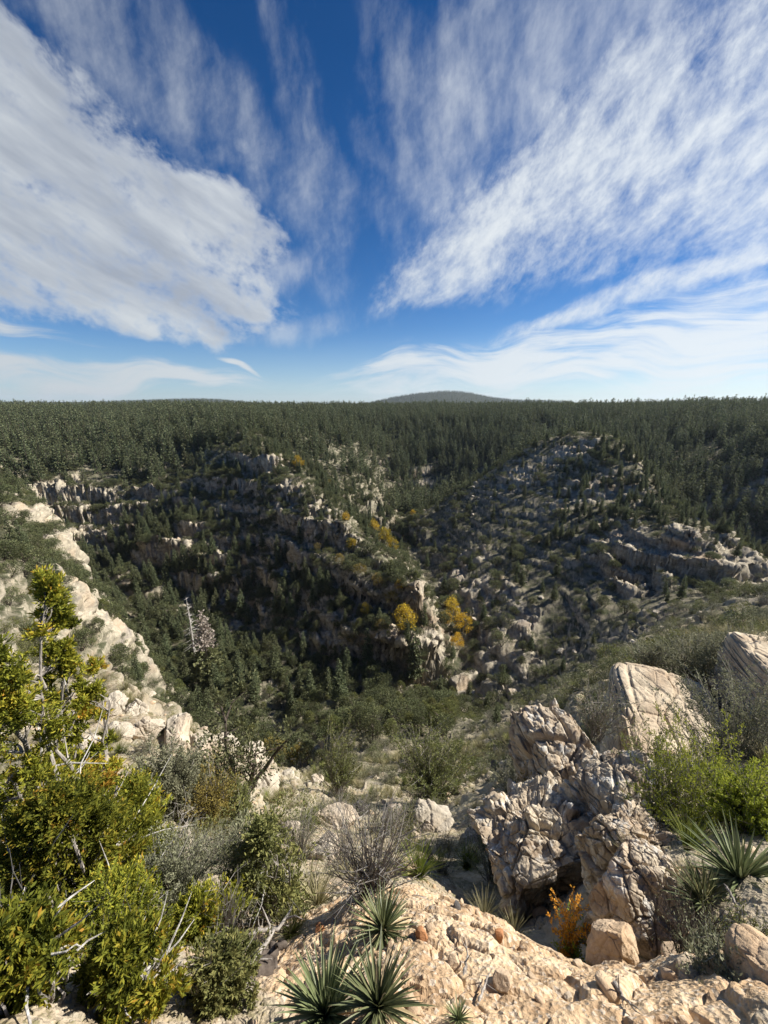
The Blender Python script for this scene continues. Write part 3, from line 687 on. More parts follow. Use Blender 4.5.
M['near_juniper'] = leaf_mat('bright_juniper_sprays', [(0.0, (0.030, 0.040, 0.008)), (0.35, (0.085, 0.10, 0.014)), (0.58, (0.21, 0.225, 0.026)), (0.80, (0.36, 0.32, 0.035)), (1.0, (0.46, 0.24, 0.035))], trans=0.35, var=0.04)
M['lime'] = leaf_mat('bright_green_leaves', [(0.0, (0.09, 0.12, 0.015)), (0.5, (0.24, 0.28, 0.035)), (1.0, (0.42, 0.42, 0.06))], trans=0.35, var=0.05)
M['grass'] = leaf_mat('dry_grass', [(0.0, (0.14, 0.13, 0.06)), (0.5, (0.30, 0.275, 0.14)), (1.0, (0.48, 0.43, 0.26))], trans=0.3, var=0.2)
M['green_grass'] = leaf_mat('green_grass', [(0.0, (0.06, 0.08, 0.015)), (0.5, (0.14, 0.18, 0.03)), (1.0, (0.30, 0.30, 0.09))], trans=0.3)
M['yucca'] = leaf_mat('yucca_blades', [(0.0, (0.08, 0.10, 0.045)), (0.5, (0.17, 0.195, 0.09)), (0.85, (0.30, 0.30, 0.15)), (1.0, (0.42, 0.34, 0.19))], rough=0.42, trans=0.15, var=0.05)
M['twig'] = leaf_mat('grey_twigs', [(0.0, (0.09, 0.08, 0.07)), (0.5, (0.22, 0.20, 0.18)), (1.0, (0.40, 0.37, 0.33))], trans=0.0)
M['orange'] = leaf_mat('orange_leaves', [(0.0, (0.35, 0.16, 0.02)), (0.5, (0.62, 0.33, 0.04)), (1.0, (0.75, 0.52, 0.10))], trans=0.35)
M['bark'] = bark_mat('dark_bark', (0.045, 0.035, 0.028), (0.13, 0.105, 0.085))
M['grey_bark'] = bark_mat('grey_bark', (0.16, 0.14, 0.12), (0.42, 0.38, 0.33), 9)
M['dead_wood'] = bark_mat('bleached_wood', (0.22, 0.20, 0.18), (0.60, 0.57, 0.52), 8)
M['bleached'] = leaf_mat('bleached_needles', [(0.0, (0.15, 0.13, 0.11)), (0.5, (0.28, 0.24, 0.20)), (1.0, (0.42, 0.37, 0.32))], trans=0.1)
M['limestone'] = rock_mat('pale_limestone', (0.58, 0.52, 0.42), (0.33, 0.285, 0.22), (0.46, 0.33, 0.22), 0.55, 0.45, 0.05, 0.35)
M['outcrop'] = rock_mat('weathered_outcrop', (0.62, 0.54, 0.41), (0.27, 0.205, 0.145), (0.42, 0.30, 0.19), 1.3, 0.45, 0.035, 0.6, 0.8)
M['tan'] = rock_mat('tan_sandstone', (0.60, 0.47, 0.33), (0.40, 0.29, 0.19), (0.50, 0.34, 0.20), 3.5, 0.5, 0.012, 0.3)
M['slab'] = rock_mat('pale_tan_slab', (0.66, 0.56, 0.41), (0.44, 0.36, 0.26), (0.42, 0.31, 0.21), 1.6, 0.6, 0.03, 0.45)
M['dark_stone'] = rock_mat('dark_chert', (0.16, 0.15, 0.145), (0.07, 0.065, 0.06), (0.12, 0.10, 0.09), 4, 0.4, 0.01, 0.3)
M['red_stone'] = rock_mat('rust_stone', (0.50, 0.25, 0.12), (0.30, 0.14, 0.07), (0.42, 0.22, 0.1), 6, 0.4, 0.008, 0.1)

def conifer(seed, h=12.0, w=3.6, dens=1.0, leaf=0.55, gaps=0.1, top_mat=False):
    """(crown, trunk) of a spire-shaped conifer"""
    g = np.random.default_rng(seed); c = QB(); t = QB()
    lean = g.normal(0, 0.015 * h, 2)
    ax = lambda z: np.array([lean[0] * (z / h) ** 2, lean[1] * (z / h) ** 2, z])
    t.tube([ax(z) for z in np.linspace(-0.6, h * 0.97, 8)], np.linspace(h * 0.017, h * 0.003, 8), 6)
    z = h * g.uniform(0.07, 0.16)
    while z < h * 0.99:
        k = 1 - z / h; rad = (w / 2) * (k ** 0.75) * g.uniform(0.72, 1.15) * min(1, 0.55 + (z / h) * 3)
        nb = max(3, int(9 * dens * (0.35 + k)))
        for b in range(nb):
            if g.random() < gaps: continue
            a = g.uniform(0, 2 * math.pi); rr = rad * g.uniform(0.6, 1.15); drp = g.uniform(0.12, 0.5) * rr
            n = max(2, int(rr / leaf * 2.6 * dens)); s = np.linspace(0.12, 1, n) + g.normal(0, 0.03, n)
            p = np.stack([np.cos(a) * rr * s, np.sin(a) * rr * s, z - drp * s ** 1.3 + 0.25 * rr * s], 1) + ax(z) * np.array([1, 1, 0])
            p += g.normal(0, leaf * 0.22, p.shape)
            D = np.stack([np.cos(a) + g.normal(0, .5, n), np.sin(a) + g.normal(0, .5, n), g.normal(0.05, .4, n)], 1)
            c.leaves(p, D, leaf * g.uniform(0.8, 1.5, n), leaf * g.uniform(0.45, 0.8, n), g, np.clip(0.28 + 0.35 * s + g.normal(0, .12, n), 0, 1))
            if rr > h * 0.06 and g.random() < 0.3:
                t.tube([ax(z), np.array([np.cos(a) * rr * .8, np.sin(a) * rr * .8, z - drp * .5]) + ax(z) * np.array([1, 1, 0])], [h * 0.003, h * 0.0012], 3)
        z += h * g.uniform(0.028, 0.045)
    c.leaves([ax(h * 0.95)] * 4, g.normal(0, .3, (4, 3)) + np.array([0, 0, 1]), leaf * 1.6, leaf * .5, g, 0.7)
    return c, t

def limbs(t, g, base, h, w, n, r0, wig=0.25, lowfork=0.15, sides=5, npt=7, tint=.5):
    """crooked limbs out of one foot; returns tips and points along them"""
    tips, pts = [], []
    for i in range(n):
        a = 2 * math.pi * (i + g.uniform(-.3, .3)) / n; out = w * g.uniform(0.15, 0.5); hh = h * g.uniform(0.6, 1.0)
        s = np.linspace(0, 1, npt)
        p = np.stack([np.cos(a) * out * s ** 1.2, np.sin(a) * out * s ** 1.2, hh * (lowfork * s + (1 - lowfork) * s ** 1.3)], 1) + base
        p[1:] += np.cumsum(g.normal(0, wig * h / npt * 0.45, (npt - 1, 3)), 0) * np.array([1, 1, .5])
        t.tube(p, r0 * (1 - 0.8 * s), sides, tint); tips.append(p[-1]); pts += list(p[2:])
        for k in range(2, npt - 1):
            if g.random() < 0.7:
                d = g.normal(0, 1, 3); d[2] = abs(d[2]) * .6 + .2; d /= np.linalg.norm(d); L = w * g.uniform(.12, .32)
                q = np.array([p[k], p[k] + d * L * .5 + g.normal(0, L * .1, 3), p[k] + d * L]); t.tube(q, [r0 * .35, r0 * .2, r0 * .08], 3, tint); tips.append(q[-1]); pts += [q[1], q[2]]
    return np.array(tips), np.array(pts)

def bushy(seed, h=4.0, w=4.0, nclump=34, nleaf=36, leaf=0.22, trunk=0.14, shape=1.0, base=0.12, wide=0.5, droop=0.0, up=0.4, hi=0.0, nl=5, clump=0.17, flat=1.0):
    """(crown, trunk) of a bushy tree or shrub: foliage in uneven clumps with gaps between them"""
    g = np.random.default_rng(seed); c = QB(); t = QB()
    tips, pts = limbs(t, g, np.array([0, 0, -0.15 * h * .5]), h * 0.92, w, nl, trunk)
    cs = []
    lobes = g.normal(0, 1, (6, 3)); lobes /= np.linalg.norm(lobes, axis=1, keepdims=True)
    lamp = g.uniform(-.35, .25, 6)
    for i in range(nclump):
        for _ in range(30):
            d = g.normal(0, 1, 3); d /= np.linalg.norm(d)
            if d[2] > -0.55: break
        lump = 1 + float(np.clip((lobes @ d - .5), 0, 1) @ lamp) * 1.6
        k = g.uniform(0.5, 1.0) ** 0.6 * lump
        zz = base * h + (h * (1 - base)) * (0.5 + 0.5 * d[2] * k * .98)
        taper = (1 - ((zz / h - 0.42) / 0.66) ** 2 * (0.45 * shape)); taper = max(taper, .15)
        cs.append((d[0] * w / 2 * k * taper, d[1] * w / 2 * k * taper, zz, lump))
    for (x, y, z, lump) in cs:
        r = w * clump * g.uniform(0.6, 1.3); n = int(nleaf * g.uniform(.7, 1.3))
        q = g.normal(0, 1, (n, 3)); q /= np.linalg.norm(q, axis=1, keepdims=True); q *= (g.uniform(0.25, 1, (n, 1)) ** 0.5) * r; q[:, 2] *= 0.75 * flat
        p = q + np.array([x, y, z]); p[:, 2] = np.maximum(p[:, 2], 0.02 * h)
        D = q / r + g.normal(0, .5, (n, 3)) + np.array([x / w, y / w, up])
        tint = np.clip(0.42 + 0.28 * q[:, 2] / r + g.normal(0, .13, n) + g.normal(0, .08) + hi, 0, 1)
        c.leaves(p, D, leaf * g.uniform(.7, 1.4, n), leaf * wide * g.uniform(.6, 1.2, n), g, tint)
        # a twig from the nearest limb into the clump
        if len(pts):
            j = np.argmin(((pts - np.array([x, y, z])) ** 2).sum(1)); t.tube([pts[j], (pts[j] + np.array([x, y, z])) / 2 + g.normal(0, r * .2, 3), np.array([x, y, z])], [trunk * .3, trunk * .2, trunk * .08], 3)
    return c, t

def broom(seed, h=1.0, w=1.0, nstem=40, leaf=0.035, lpm=46, rad=0.006, wide=0.35, leafy=1.0, curve=0.25, fork=2, foot=0.12):
    """(leaves, stems) of a shrub of many stems fanning from one foot"""
    g = np.random.default_rng(seed); c = QB(); t = QB()
    for i in range(nstem):
        a = g.uniform(0, 2 * math.pi); e = g.uniform(0.0, 1.0) ** 0.7; L = h * g.uniform(.55, 1.05) * (1 - .25 * e); n = 6
        s = np.linspace(0, 1, n); out = e * w / 2
        b0 = np.array([np.cos(a), np.sin(a), 0]) * foot * w * e * g.uniform(.3, 1)
        p = b0 + np.stack([np.cos(a) * out * s ** (1 + curve), np.sin(a) * out * s ** (1 + curve), L * (s - .18 * e * s ** 2) - .04 * h * (s == 0)], 1)
        p[1:] += np.cumsum(g.normal(0, h * .022, (n - 1, 3)), 0)
        t.tube(p, rad * (1 - .75 * s), 3, g.uniform(.2, .8))
        segs = [p]
        for k in range(fork):
            j = g.integers(1, n - 1); d = p[j] - p[j - 1]; d = d / np.linalg.norm(d) + g.normal(0, .5, 3); d /= np.linalg.norm(d); l2 = L * g.uniform(.2, .45)
            q = np.array([p[j], p[j] + d * l2 * .5 + g.normal(0, l2 * .06, 3), p[j] + d * l2]); t.tube(q, [rad * .55, rad * .4, rad * .2], 3, g.uniform(.2, .9)); segs.append(q)
        if leafy > 0:
            for q in segs:
                m = int(lpm * leafy * (len(q) / 6) * g.uniform(.6, 1.3)); s2 = g.uniform(.22, 1, m) ** .8 * (len(q) - 1); i0 = np.minimum(s2.astype(int), len(q) - 2); f = (s2 - i0)[:, None]
                pp = q[i0] * (1 - f) + q[i0 + 1] * f; D = (q[i0 + 1] - q[i0]); D /= np.linalg.norm(D, axis=1, keepdims=True) + 1e-9; D = D * .8 + g.normal(0, .6, (m, 3))
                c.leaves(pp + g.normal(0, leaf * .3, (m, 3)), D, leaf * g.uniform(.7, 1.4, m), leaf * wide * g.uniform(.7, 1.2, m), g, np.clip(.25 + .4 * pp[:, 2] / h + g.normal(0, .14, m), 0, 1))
    return c, t

def tussock(seed, h=0.35, w=0.4, n=110, wd=0.006, stiff=0.5):
    g = np.random.default_rng(seed); c = QB()
    for i in range(n):
        a = g.uniform(0, 2 * math.pi); e = g.uniform(0, 1) ** .6; L = h * g.uniform(.6, 1.15); s = np.linspace(0, 1, 4)
        out = e * w * .55; p = np.stack([np.cos(a) * out * (s ** 1.7 + .12), np.sin(a) * out * (s ** 1.7 + .12), L * (s - (1 - stiff) * e * .5 * s ** 2)], 1) + np.array([0, 0, -.02])
        W = np.array([-math.sin(a + g.normal(0, .5)), math.cos(a + g.normal(0, .5)), 0]) * wd * g.uniform(.7, 1.3)
        ww = (1 - s * .85)[:, None] * W
        v = np.concatenate([p - ww, p + ww]); f = [(k, k + 1, k + 5, k + 4) for k in range(3)]
        c.add(v, f, float(np.clip(g.normal(.5, .22), 0, 1)))
    return c

def yucca_mesh(seed, rad=0.35, n=75, wd=0.016, low=-0.15, dead=0.18):
    g = np.random.default_rng(seed); c = QB()
    for i in range(n):
        k = i / n; el = math.asin(min(1, low + (1 - low) * (1 - k) ** 0.8)) + g.normal(0, .09); a = i * 2.39996 + g.normal(0, .15); L = rad * g.uniform(.8, 1.12) * (0.85 + .15 * k)
        isdead = k > 1 - dead or g.random() < .04; s = np.linspace(0, 1, 6); sag = (0.05 + 0.22 * k + (0.35 if isdead else 0)) * L * g.uniform(.5, 1.4)
        hx = np.cos(el) * L; p = np.stack([np.cos(a) * hx * s, np.sin(a) * hx * s, math.sin(el) * L * s - sag * s ** 2.2 + 0.05], 1)
        T = p[-1] - p[0]; T /= np.linalg.norm(T); W = np.cross(T, [0, 0, 1]); W /= np.linalg.norm(W) + 1e-9; Nn = np.cross(W, T)
        prof = np.array([.8, 1, .9, .65, .36, .02]) * wd * g.uniform(.8, 1.15)
        l = p - W * prof[:, None]; r = p + W * prof[:, None]; m = p - Nn * prof[:, None] * .45
        v = np.concatenate([l, m, r]); f = [(j, j + 1, 6 + j + 1, 6 + j) for j in range(5)] + [(6 + j, 6 + j + 1, 12 + j + 1, 12 + j) for j in range(5)]
        c.add(v, f, 0.98 if isdead else float(np.clip(g.normal(.45, .13), 0.1, .8)))
    return c

def ico(sub):
    t = (1 + 5 ** .5) / 2
    V = [(-1, t, 0), (1, t, 0), (-1, -t, 0), (1, -t, 0), (0, -1, t), (0, 1, t), (0, -1, -t), (0, 1, -t), (t, 0, -1), (t, 0, 1), (-t, 0, -1), (-t, 0, 1)]
    F = [(0, 11, 5), (0, 5, 1), (0, 1, 7), (0, 7, 10), (0, 10, 11), (1, 5, 9), (5, 11, 4), (11, 10, 2), (10, 7, 6), (7, 1, 8), (3, 9, 4), (3, 4, 2), (3, 2, 6), (3, 6, 8), (3, 8, 9), (4, 9, 5), (2, 4, 11), (6, 2, 10), (8, 6, 7), (9, 8, 1)]
    V = np.array(V, float); V /= np.linalg.norm(V, axis=1, keepdims=True); F = np.array(F)
    for _ in range(sub):
        e = np.concatenate([F[:, [0, 1]], F[:, [1, 2]], F[:, [2, 0]]]); es = np.sort(e, 1); u, inv = np.unique(es, axis=0, return_inverse=True); inv = np.ravel(inv)
        m = (V[u[:, 0]] + V[u[:, 1]]) / 2; m /= np.linalg.norm(m, axis=1, keepdims=True); k = len(V); V = np.concatenate([V, m]); n = len(F)
        a, b, c = inv[:n] + k, inv[n:2 * n] + k, inv[2 * n:] + k
        F = np.concatenate([np.stack([F[:, 0], a, c], 1), np.stack([F[:, 1], b, a], 1), np.stack([F[:, 2], c, b], 1), np.stack([a, b, c], 1)])
    return V, F
_ICO = {}
def rock_shape(seed, sub=4, size=(1, 1, 0.7), cuts=9, cutd=(0.62, 0.95), rough=0.06, cells=0.0, cell_s=(.4, .4, .3), warp=0.0, sup=None):
    """angular boulder: a ball (or rounded block) cut by planes, then roughened"""
    if sub not in _ICO: _ICO[sub] = ico(sub)
    V, F = _ICO[sub]; V = V.copy(); g = np.random.default_rng(seed)
    if sup:   # superquadric: towards a block
        V = V / (np.abs(V) ** sup).sum(1, keepdims=True) ** (1 / sup)
    for i in range(cuts):
        n = g.normal(0, 1, 3); n /= np.linalg.norm(n); d = g.uniform(*cutd); k = V @ n - d; V = V - n * np.maximum(k, 0)[:, None] * 0.96
    size = np.array(size, float); V = V * size; nrm = V / size ** 2; nrm /= np.linalg.norm(nrm, axis=1, keepdims=True)
    sc = size.mean(); off = g.uniform(0, 50, 3)
    if warp: V = V + np.stack([fbm3(V / sc * 0.9 + off + k * 9, 2, seed + k) for k in range(3)], 1) * warp * sc
    if cells:
        f1, f2, cid = worley3(V / np.array(cell_s) + off, seed)
        h1, h2, cid2 = worley3(V / np.array(cell_s) * 2.7 + off, seed + 1)
        V = V + nrm * (((cid - .5) * 1.0 - 0.8 * (1 - sstep(0, .10, f2 - f1)) + (cid2 - .5) * .5 - .3 * (1 - sstep(0, .12, h2 - h1)) + .3 * fbm3(V / np.array([.16, .16, .3]) + off, 4, seed + 5, .6, True)) * cells)[:, None]
    V = V + nrm * (fbm3(V / sc * 2.2 + off, 5, seed, .55) * rough * sc * 1.6)[:, None]
    return V, F
def rock_mesh(name, *a, **k):
    V, F = rock_shape(*a, **k); return mesh_from_arrays(name, V, faces3=F)
# ------------------------------------------------------------------ things, parts, labels
FW = Vector((0, _cs, -_sn))
def px(n, p): return n * Vector(p).dot(FW) / FPX          # metres that n pixels of the photograph cover at p
def tag(o, label=None, cat=None, group=None, kind=None):
    if label: o['label'] = label
    if cat: o['category'] = cat
    if group: o['group'] = group
    if kind: o['kind'] = kind
    return o
def thing(name, loc, rz=0, scale=1.0, **k):
    o = bpy.data.objects.new(name, None); o.empty_display_size = 0.1; C.objects.link(o); o.location = loc
    o.rotation_euler = (0, 0, rz); o.scale = (scale,) * 3 if np.isscalar(scale) else scale
    return tag(o, **k)
class Proto:
    """meshes of one kind of thing; parts is a list of (name, mesh)"""
    def __init__(s, name, parts, h): s.name = name; s.parts = parts; s.h = h
    def place(s, loc, rz=0, scale=1.0, tilt=(0, 0), **k):
        if len(s.parts) == 1:
            o = bpy.data.objects.new(s.name, s.parts[0][1]); C.objects.link(o); o.location = loc; o.rotation_euler = (tilt[0], tilt[1], rz)
            o.scale = (scale,) * 3 if np.isscalar(scale) else scale
            return tag(o, **k)
        t = thing(s.name, loc, rz, scale, **k); t.rotation_euler = (tilt[0], tilt[1], rz)
        for n, me in s.parts:
            o = bpy.data.objects.new(n, me); C.objects.link(o); o.parent = t
        return t
def mk(name, built, mats, names=('crown', 'trunk'), h=1.0):
    parts = []
    for q, m, n in zip(built if isinstance(built, tuple) else (built,), mats, names):
        if q.n == 0: continue
        me = q.mesh(name + '_' + n); me.materials.append(M[m]); parts.append((n, me))
    return Proto(name, parts, h)
def mkrock(name, m, *a, **k):
    me = rock_mesh(name, *a, **k); me.materials.append(M[m]); return Proto(name, [('rock', me)], 1.0)

PR = {
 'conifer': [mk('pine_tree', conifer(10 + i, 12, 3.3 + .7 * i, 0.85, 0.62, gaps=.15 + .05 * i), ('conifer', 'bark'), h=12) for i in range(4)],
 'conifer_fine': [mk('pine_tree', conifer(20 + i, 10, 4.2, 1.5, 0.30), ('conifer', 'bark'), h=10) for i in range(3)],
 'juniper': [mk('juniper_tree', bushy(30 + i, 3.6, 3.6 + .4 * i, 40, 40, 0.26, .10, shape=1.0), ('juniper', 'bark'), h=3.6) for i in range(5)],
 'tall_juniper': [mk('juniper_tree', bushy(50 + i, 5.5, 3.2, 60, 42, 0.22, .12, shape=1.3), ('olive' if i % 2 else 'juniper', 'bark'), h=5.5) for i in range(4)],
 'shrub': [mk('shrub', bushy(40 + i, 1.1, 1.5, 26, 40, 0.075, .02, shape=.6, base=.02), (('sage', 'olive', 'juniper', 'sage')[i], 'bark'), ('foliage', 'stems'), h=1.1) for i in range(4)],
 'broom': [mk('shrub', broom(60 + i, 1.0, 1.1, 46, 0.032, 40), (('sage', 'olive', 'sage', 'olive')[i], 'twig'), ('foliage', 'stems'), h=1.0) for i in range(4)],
 'bare': [mk('bare_shrub', broom(70 + i, 0.9, 1.1, 60, 0.03, 6, .0065, fork=5, leafy=.5), ('sage', 'twig'), ('foliage', 'stems'), h=.9) for i in range(3)],
 'gold': [mk('autumn_tree', bushy(80 + i, 5.5, 3.6, 40, 40, 0.28, .09, shape=1.2), ('gold', 'grey_bark'), h=5.5) for i in range(3)],
 'dull_gold': [mk('oak_tree', bushy(84 + i, 4.0, 3.4, 40, 40, 0.22, .09, shape=1.0), ('dull_gold', 'grey_bark'), h=4.0) for i in range(3)],
 'tuft': [mk('grass_tuft', tussock(90 + i, .34, .42, 120, .0045), ('grass',), ('blades',), h=.34) for i in range(3)],
 'greentuft': [mk('grass_tuft', tussock(94 + i, .34, .42, 260, .0035, .8), ('green_grass',), ('blades',), h=.34) for i in range(2)],
 'boulder': [mkrock('boulder', 'limestone', 100 + i, 4, (0.5, .42 + .04 * (i % 3), .34), 11, (.5, .92), .07, sup=3 if i % 2 else None) for i in range(7)],
 'stone': [mkrock('stone', 'tan', 120 + i, 2, (0.5, .4, .3), 9, (.45, .9), .05) for i in range(5)],
}
log('prototypes')

rng = np.random.default_rng(7)
# distance from which something at height z+up is in view of the camera (against the bare ground), and where it would show
def project(P):
    P = np.asarray(P, float); d = P[:, 1] * _cs - P[:, 2] * _sn; b = (P[:, 1] * _sn + P[:, 2] * _cs)
    d = np.maximum(d, 1e-3); return 384 + FPX * P[:, 0] / d, 512 - FPX * b / d, d
def visible(P, up):
    Q = P + np.array([0, 0, 1]) * np.asarray(up).reshape(-1, 1); ok = np.ones(len(Q), bool)
    for k in np.linspace(0.02, 0.985, 60):
        q = Q * k; ok &= q[:, 2] > ground_z(q[:, 0], q[:, 1]) - 0.05
    u, v, d = project(Q); return ok & (u > -10) & (u < 778) & (v > 0) & (v < 1040) & (d > 0.3)
def scatter(r0, r1, dens, az=50, seed=0):
    """points uniform over the ground between two distances; dens(x, y, z, slope) per square metre, at most dmax"""
    g = np.random.default_rng(seed); dmax = dens[0]; A = R(az) * (r1 * r1 - r0 * r0); n = int(A * dmax)
    a = g.uniform(-R(az), R(az), n); r = np.sqrt(g.uniform(r0 * r0, r1 * r1, n)); x = r * np.sin(a); y = r * np.cos(a); z = ground_z(x, y)
    e = np.clip(r * .025, .1, 5); sx = (ground_z(x + e, y) - z) / e; sy = (ground_z(x, y + e) - z) / e; sl = np.hypot(sx, sy)
    keep = g.random(n) < dens[1](x, y, z, sl, r, a) / dmax
    return np.stack([x, y, z], 1)[keep], sl[keep], r[keep]
USED = {}
def gn_scatter(name, P, scl, kinds, protos, label, seed=0, tilt=0.0):
    """uncountable rest of a kind: one object that draws the kind's meshes at its points"""
    if len(P) == 0: return None
    g = np.random.default_rng(seed)
    me = bpy.data.meshes.new(name); me.vertices.add(len(P)); me.vertices.foreach_set('co', np.asarray(P, np.float32).ravel())
    attr(me, 'scl', scl); attr(me, 'kd', kinds); attr(me, 'rz', g.uniform(0, 6.283, len(P))); attr(me, 'rx', g.normal(0, tilt, len(P))); attr(me, 'ry', g.normal(0, tilt, len(P)))
    o = link(name, me); tag(o, label=label, kind='stuff')
    ng = bpy.data.node_groups.new(name, 'GeometryNodeTree'); ng.interface.new_socket('Geometry', in_out='INPUT', socket_type='NodeSocketGeometry'); ng.interface.new_socket('Geometry', in_out='OUTPUT', socket_type='NodeSocketGeometry')
    n = ng.nodes; l = ng.links; gi = n.new('NodeGroupInput'); go = n.new('NodeGroupOutput'); jj = n.new('GeometryNodeJoinGeometry')
    def na(nm):
        a = n.new('GeometryNodeInputNamedAttribute'); a.data_type = 'FLOAT'; a.inputs['Name'].default_value = nm; return a.outputs['Attribute']
    cx = n.new('ShaderNodeCombineXYZ'); l.new(na('rx'), cx.inputs[0]); l.new(na('ry'), cx.inputs[1]); l.new(na('rz'), cx.inputs[2])
    er = n.new('FunctionNodeEulerToRotation'); l.new(cx.outputs[0], er.inputs[0])
    for k, objs in enumerate(protos):
        cmp_ = n.new('FunctionNodeCompare'); cmp_.data_type = 'FLOAT'; cmp_.operation = 'EQUAL'; l.new(na('kd'), cmp_.inputs[0]); cmp_.inputs[1].default_value = k; cmp_.inputs['Epsilon'].default_value = 0.2
        mp = n.new('GeometryNodeMeshToPoints'); l.new(gi.outputs[0], mp.inputs['Mesh']); l.new(cmp_.outputs[0], mp.inputs['Selection'])
        j2 = n.new('GeometryNodeJoinGeometry')
        for ob in objs:
            oi = n.new('GeometryNodeObjectInfo'); oi.transform_space = 'ORIGINAL'; oi.inputs['Object'].default_value = ob; l.new(oi.outputs['Geometry'], j2.inputs[0])
        ip = n.new('GeometryNodeInstanceOnPoints'); l.new(mp.outputs[0], ip.inputs['Points']); l.new(j2.outputs[0], ip.inputs['Instance']); l.new(er.outputs[0], ip.inputs['Rotation']); l.new(na('scl'), ip.inputs['Scale'])
        l.new(ip.outputs[0], jj.inputs[0])
    l.new(jj.outputs[0], go.inputs[0])
    md = o.modifiers.new('scatter', 'NODES'); md.node_group = ng
    return o
def first_objs(proto):
    """the meshes of the first thing placed from this prototype (they are drawn in their own right as well)"""
    out = []
    for n, me in proto.parts:
        for o in C.objects:
            if o.data is me: out.append(o); break
    return out
ORD = ['first', 'second', 'third', 'fourth', 'fifth', 'sixth', 'seventh', 'eighth', 'ninth', 'tenth', 'eleventh', 'twelfth', 'thirteenth', 'fourteenth', 'fifteenth', 'sixteenth', 'seventeenth', 'eighteenth', 'nineteenth', 'twentieth']
r_of = lambda p: math.hypot(p[0], p[1])
NUM = dict(enumerate('zero one two three four five six seven eight nine ten eleven twelve'.split()))
def region(p):
    r = math.hypot(p[0], p[1]); a = math.degrees(math.atan2(p[0], p[1]))
    if r < 5: return 'beside the tan knoll'
    if r < 62:
        if a > 22: return 'on the brushy slope at right'
        if a < -14: return 'on the boulder-rimmed slope at left'
        return 'on the open slope below the knoll'
    if a < -29 and r < 175: return 'on the sunlit spur at left'
    if r < 108 + max(0, -a - 10) * 1.5 and a < 8: return 'in the canyon bottom'
    if r < 232: return 'on the middle spur' if a < 6.5 else 'on the rocky dome'
    if r < 265 and a > 12: return 'on the rocky dome'
    return 'in the forest across, at %s' % ('left' if a < -15 else 'right' if a > 14 else 'centre')
MARKS = [(384, 540, 'the yellow tree at the slot'), (299, 466, 'the orange tree high on the spur'), (462, 628, 'the yellow trees in the ravine'), (405, 625, 'the orange tree on the nose'),
  (288, 754, 'the pair of yellow oaks'), (196, 610, 'the bare snag'), (211, 650, 'the half-dead fir'), (415, 665, 'the single fir by the nose'), (256, 680, 'the small sunlit fir'), (340, 685, 'the fir at the spur foot'),
  (496, 716, 'the small bright fir at right'), (232, 770, 'the twisted juniper'), (110, 700, 'the upper rim boulders'), (190, 735, 'the middle rim boulders'), (262, 778, 'the lowest rim boulder'),
  (45, 590, 'the tall pointed juniper'), (150, 820, 'the broad yellow-green juniper'), (172, 800, 'the soft grey-green bush'), (306, 840, 'the pale blocks'), (432, 822, 'the flat-topped boulder'), (497, 764, 'the lone dark rock'),
  (340, 780, 'the narrow yellow-green bush'), (430, 780, 'the wide olive thicket'), (383, 880, 'the bare bush on the knoll'), (575, 780, 'the knobbly outcrop'), (520, 850, 'the outcrop foot'), (655, 690, 'the long tan slab'),
  (760, 690, 'the slab at the right edge'), (700, 800, 'the tall bright green bush'), (580, 430, 'the top of the rocky dome'), (400, 530, 'the mouth of the slot'), (470, 590, 'the pale ledges above the ravine'), (690, 560, 'the curved pale cliff'),
  (560, 540, 'the middle of the rocky dome'), (620, 620, 'the dome foot'), (250, 450, 'the upper end of the spur crest'), (330, 525, 'the lower end of the spur crest'), (150, 560, 'the cliff bands of the spur'), (60, 530, 'the white cliff edge at left'),
  (20, 600, 'the foot of the left spur'), (260, 600, 'the dark flank of the spur'), (380, 700, 'the canyon bottom at centre'), (110, 650, 'the shaded gully at left'), (720, 610, 'the lit boulder field at right'), (540, 720, 'the bushy slope under the dome'), (750, 500, 'the shaded ledges at far right')]
FAR_MARKS = [(150, 412, 'the low ridge on the skyline'), (438, 410, 'the flat hill on the skyline'), (40, 470, 'the dark cliff at far left'), (120, 440, 'the forested slope at left'), (240, 430, 'the head of the middle spur'), (320, 440, 'the open back of the spur'),
  (400, 450, 'the forest above the slot'), (450, 480, 'the forest foot beside the dome'), (500, 440, 'the forest left of the dome top'), (640, 430, 'the forest right of the dome top'), (700, 480, 'the valley behind the dome'), (750, 450, 'the ledges at far right')]
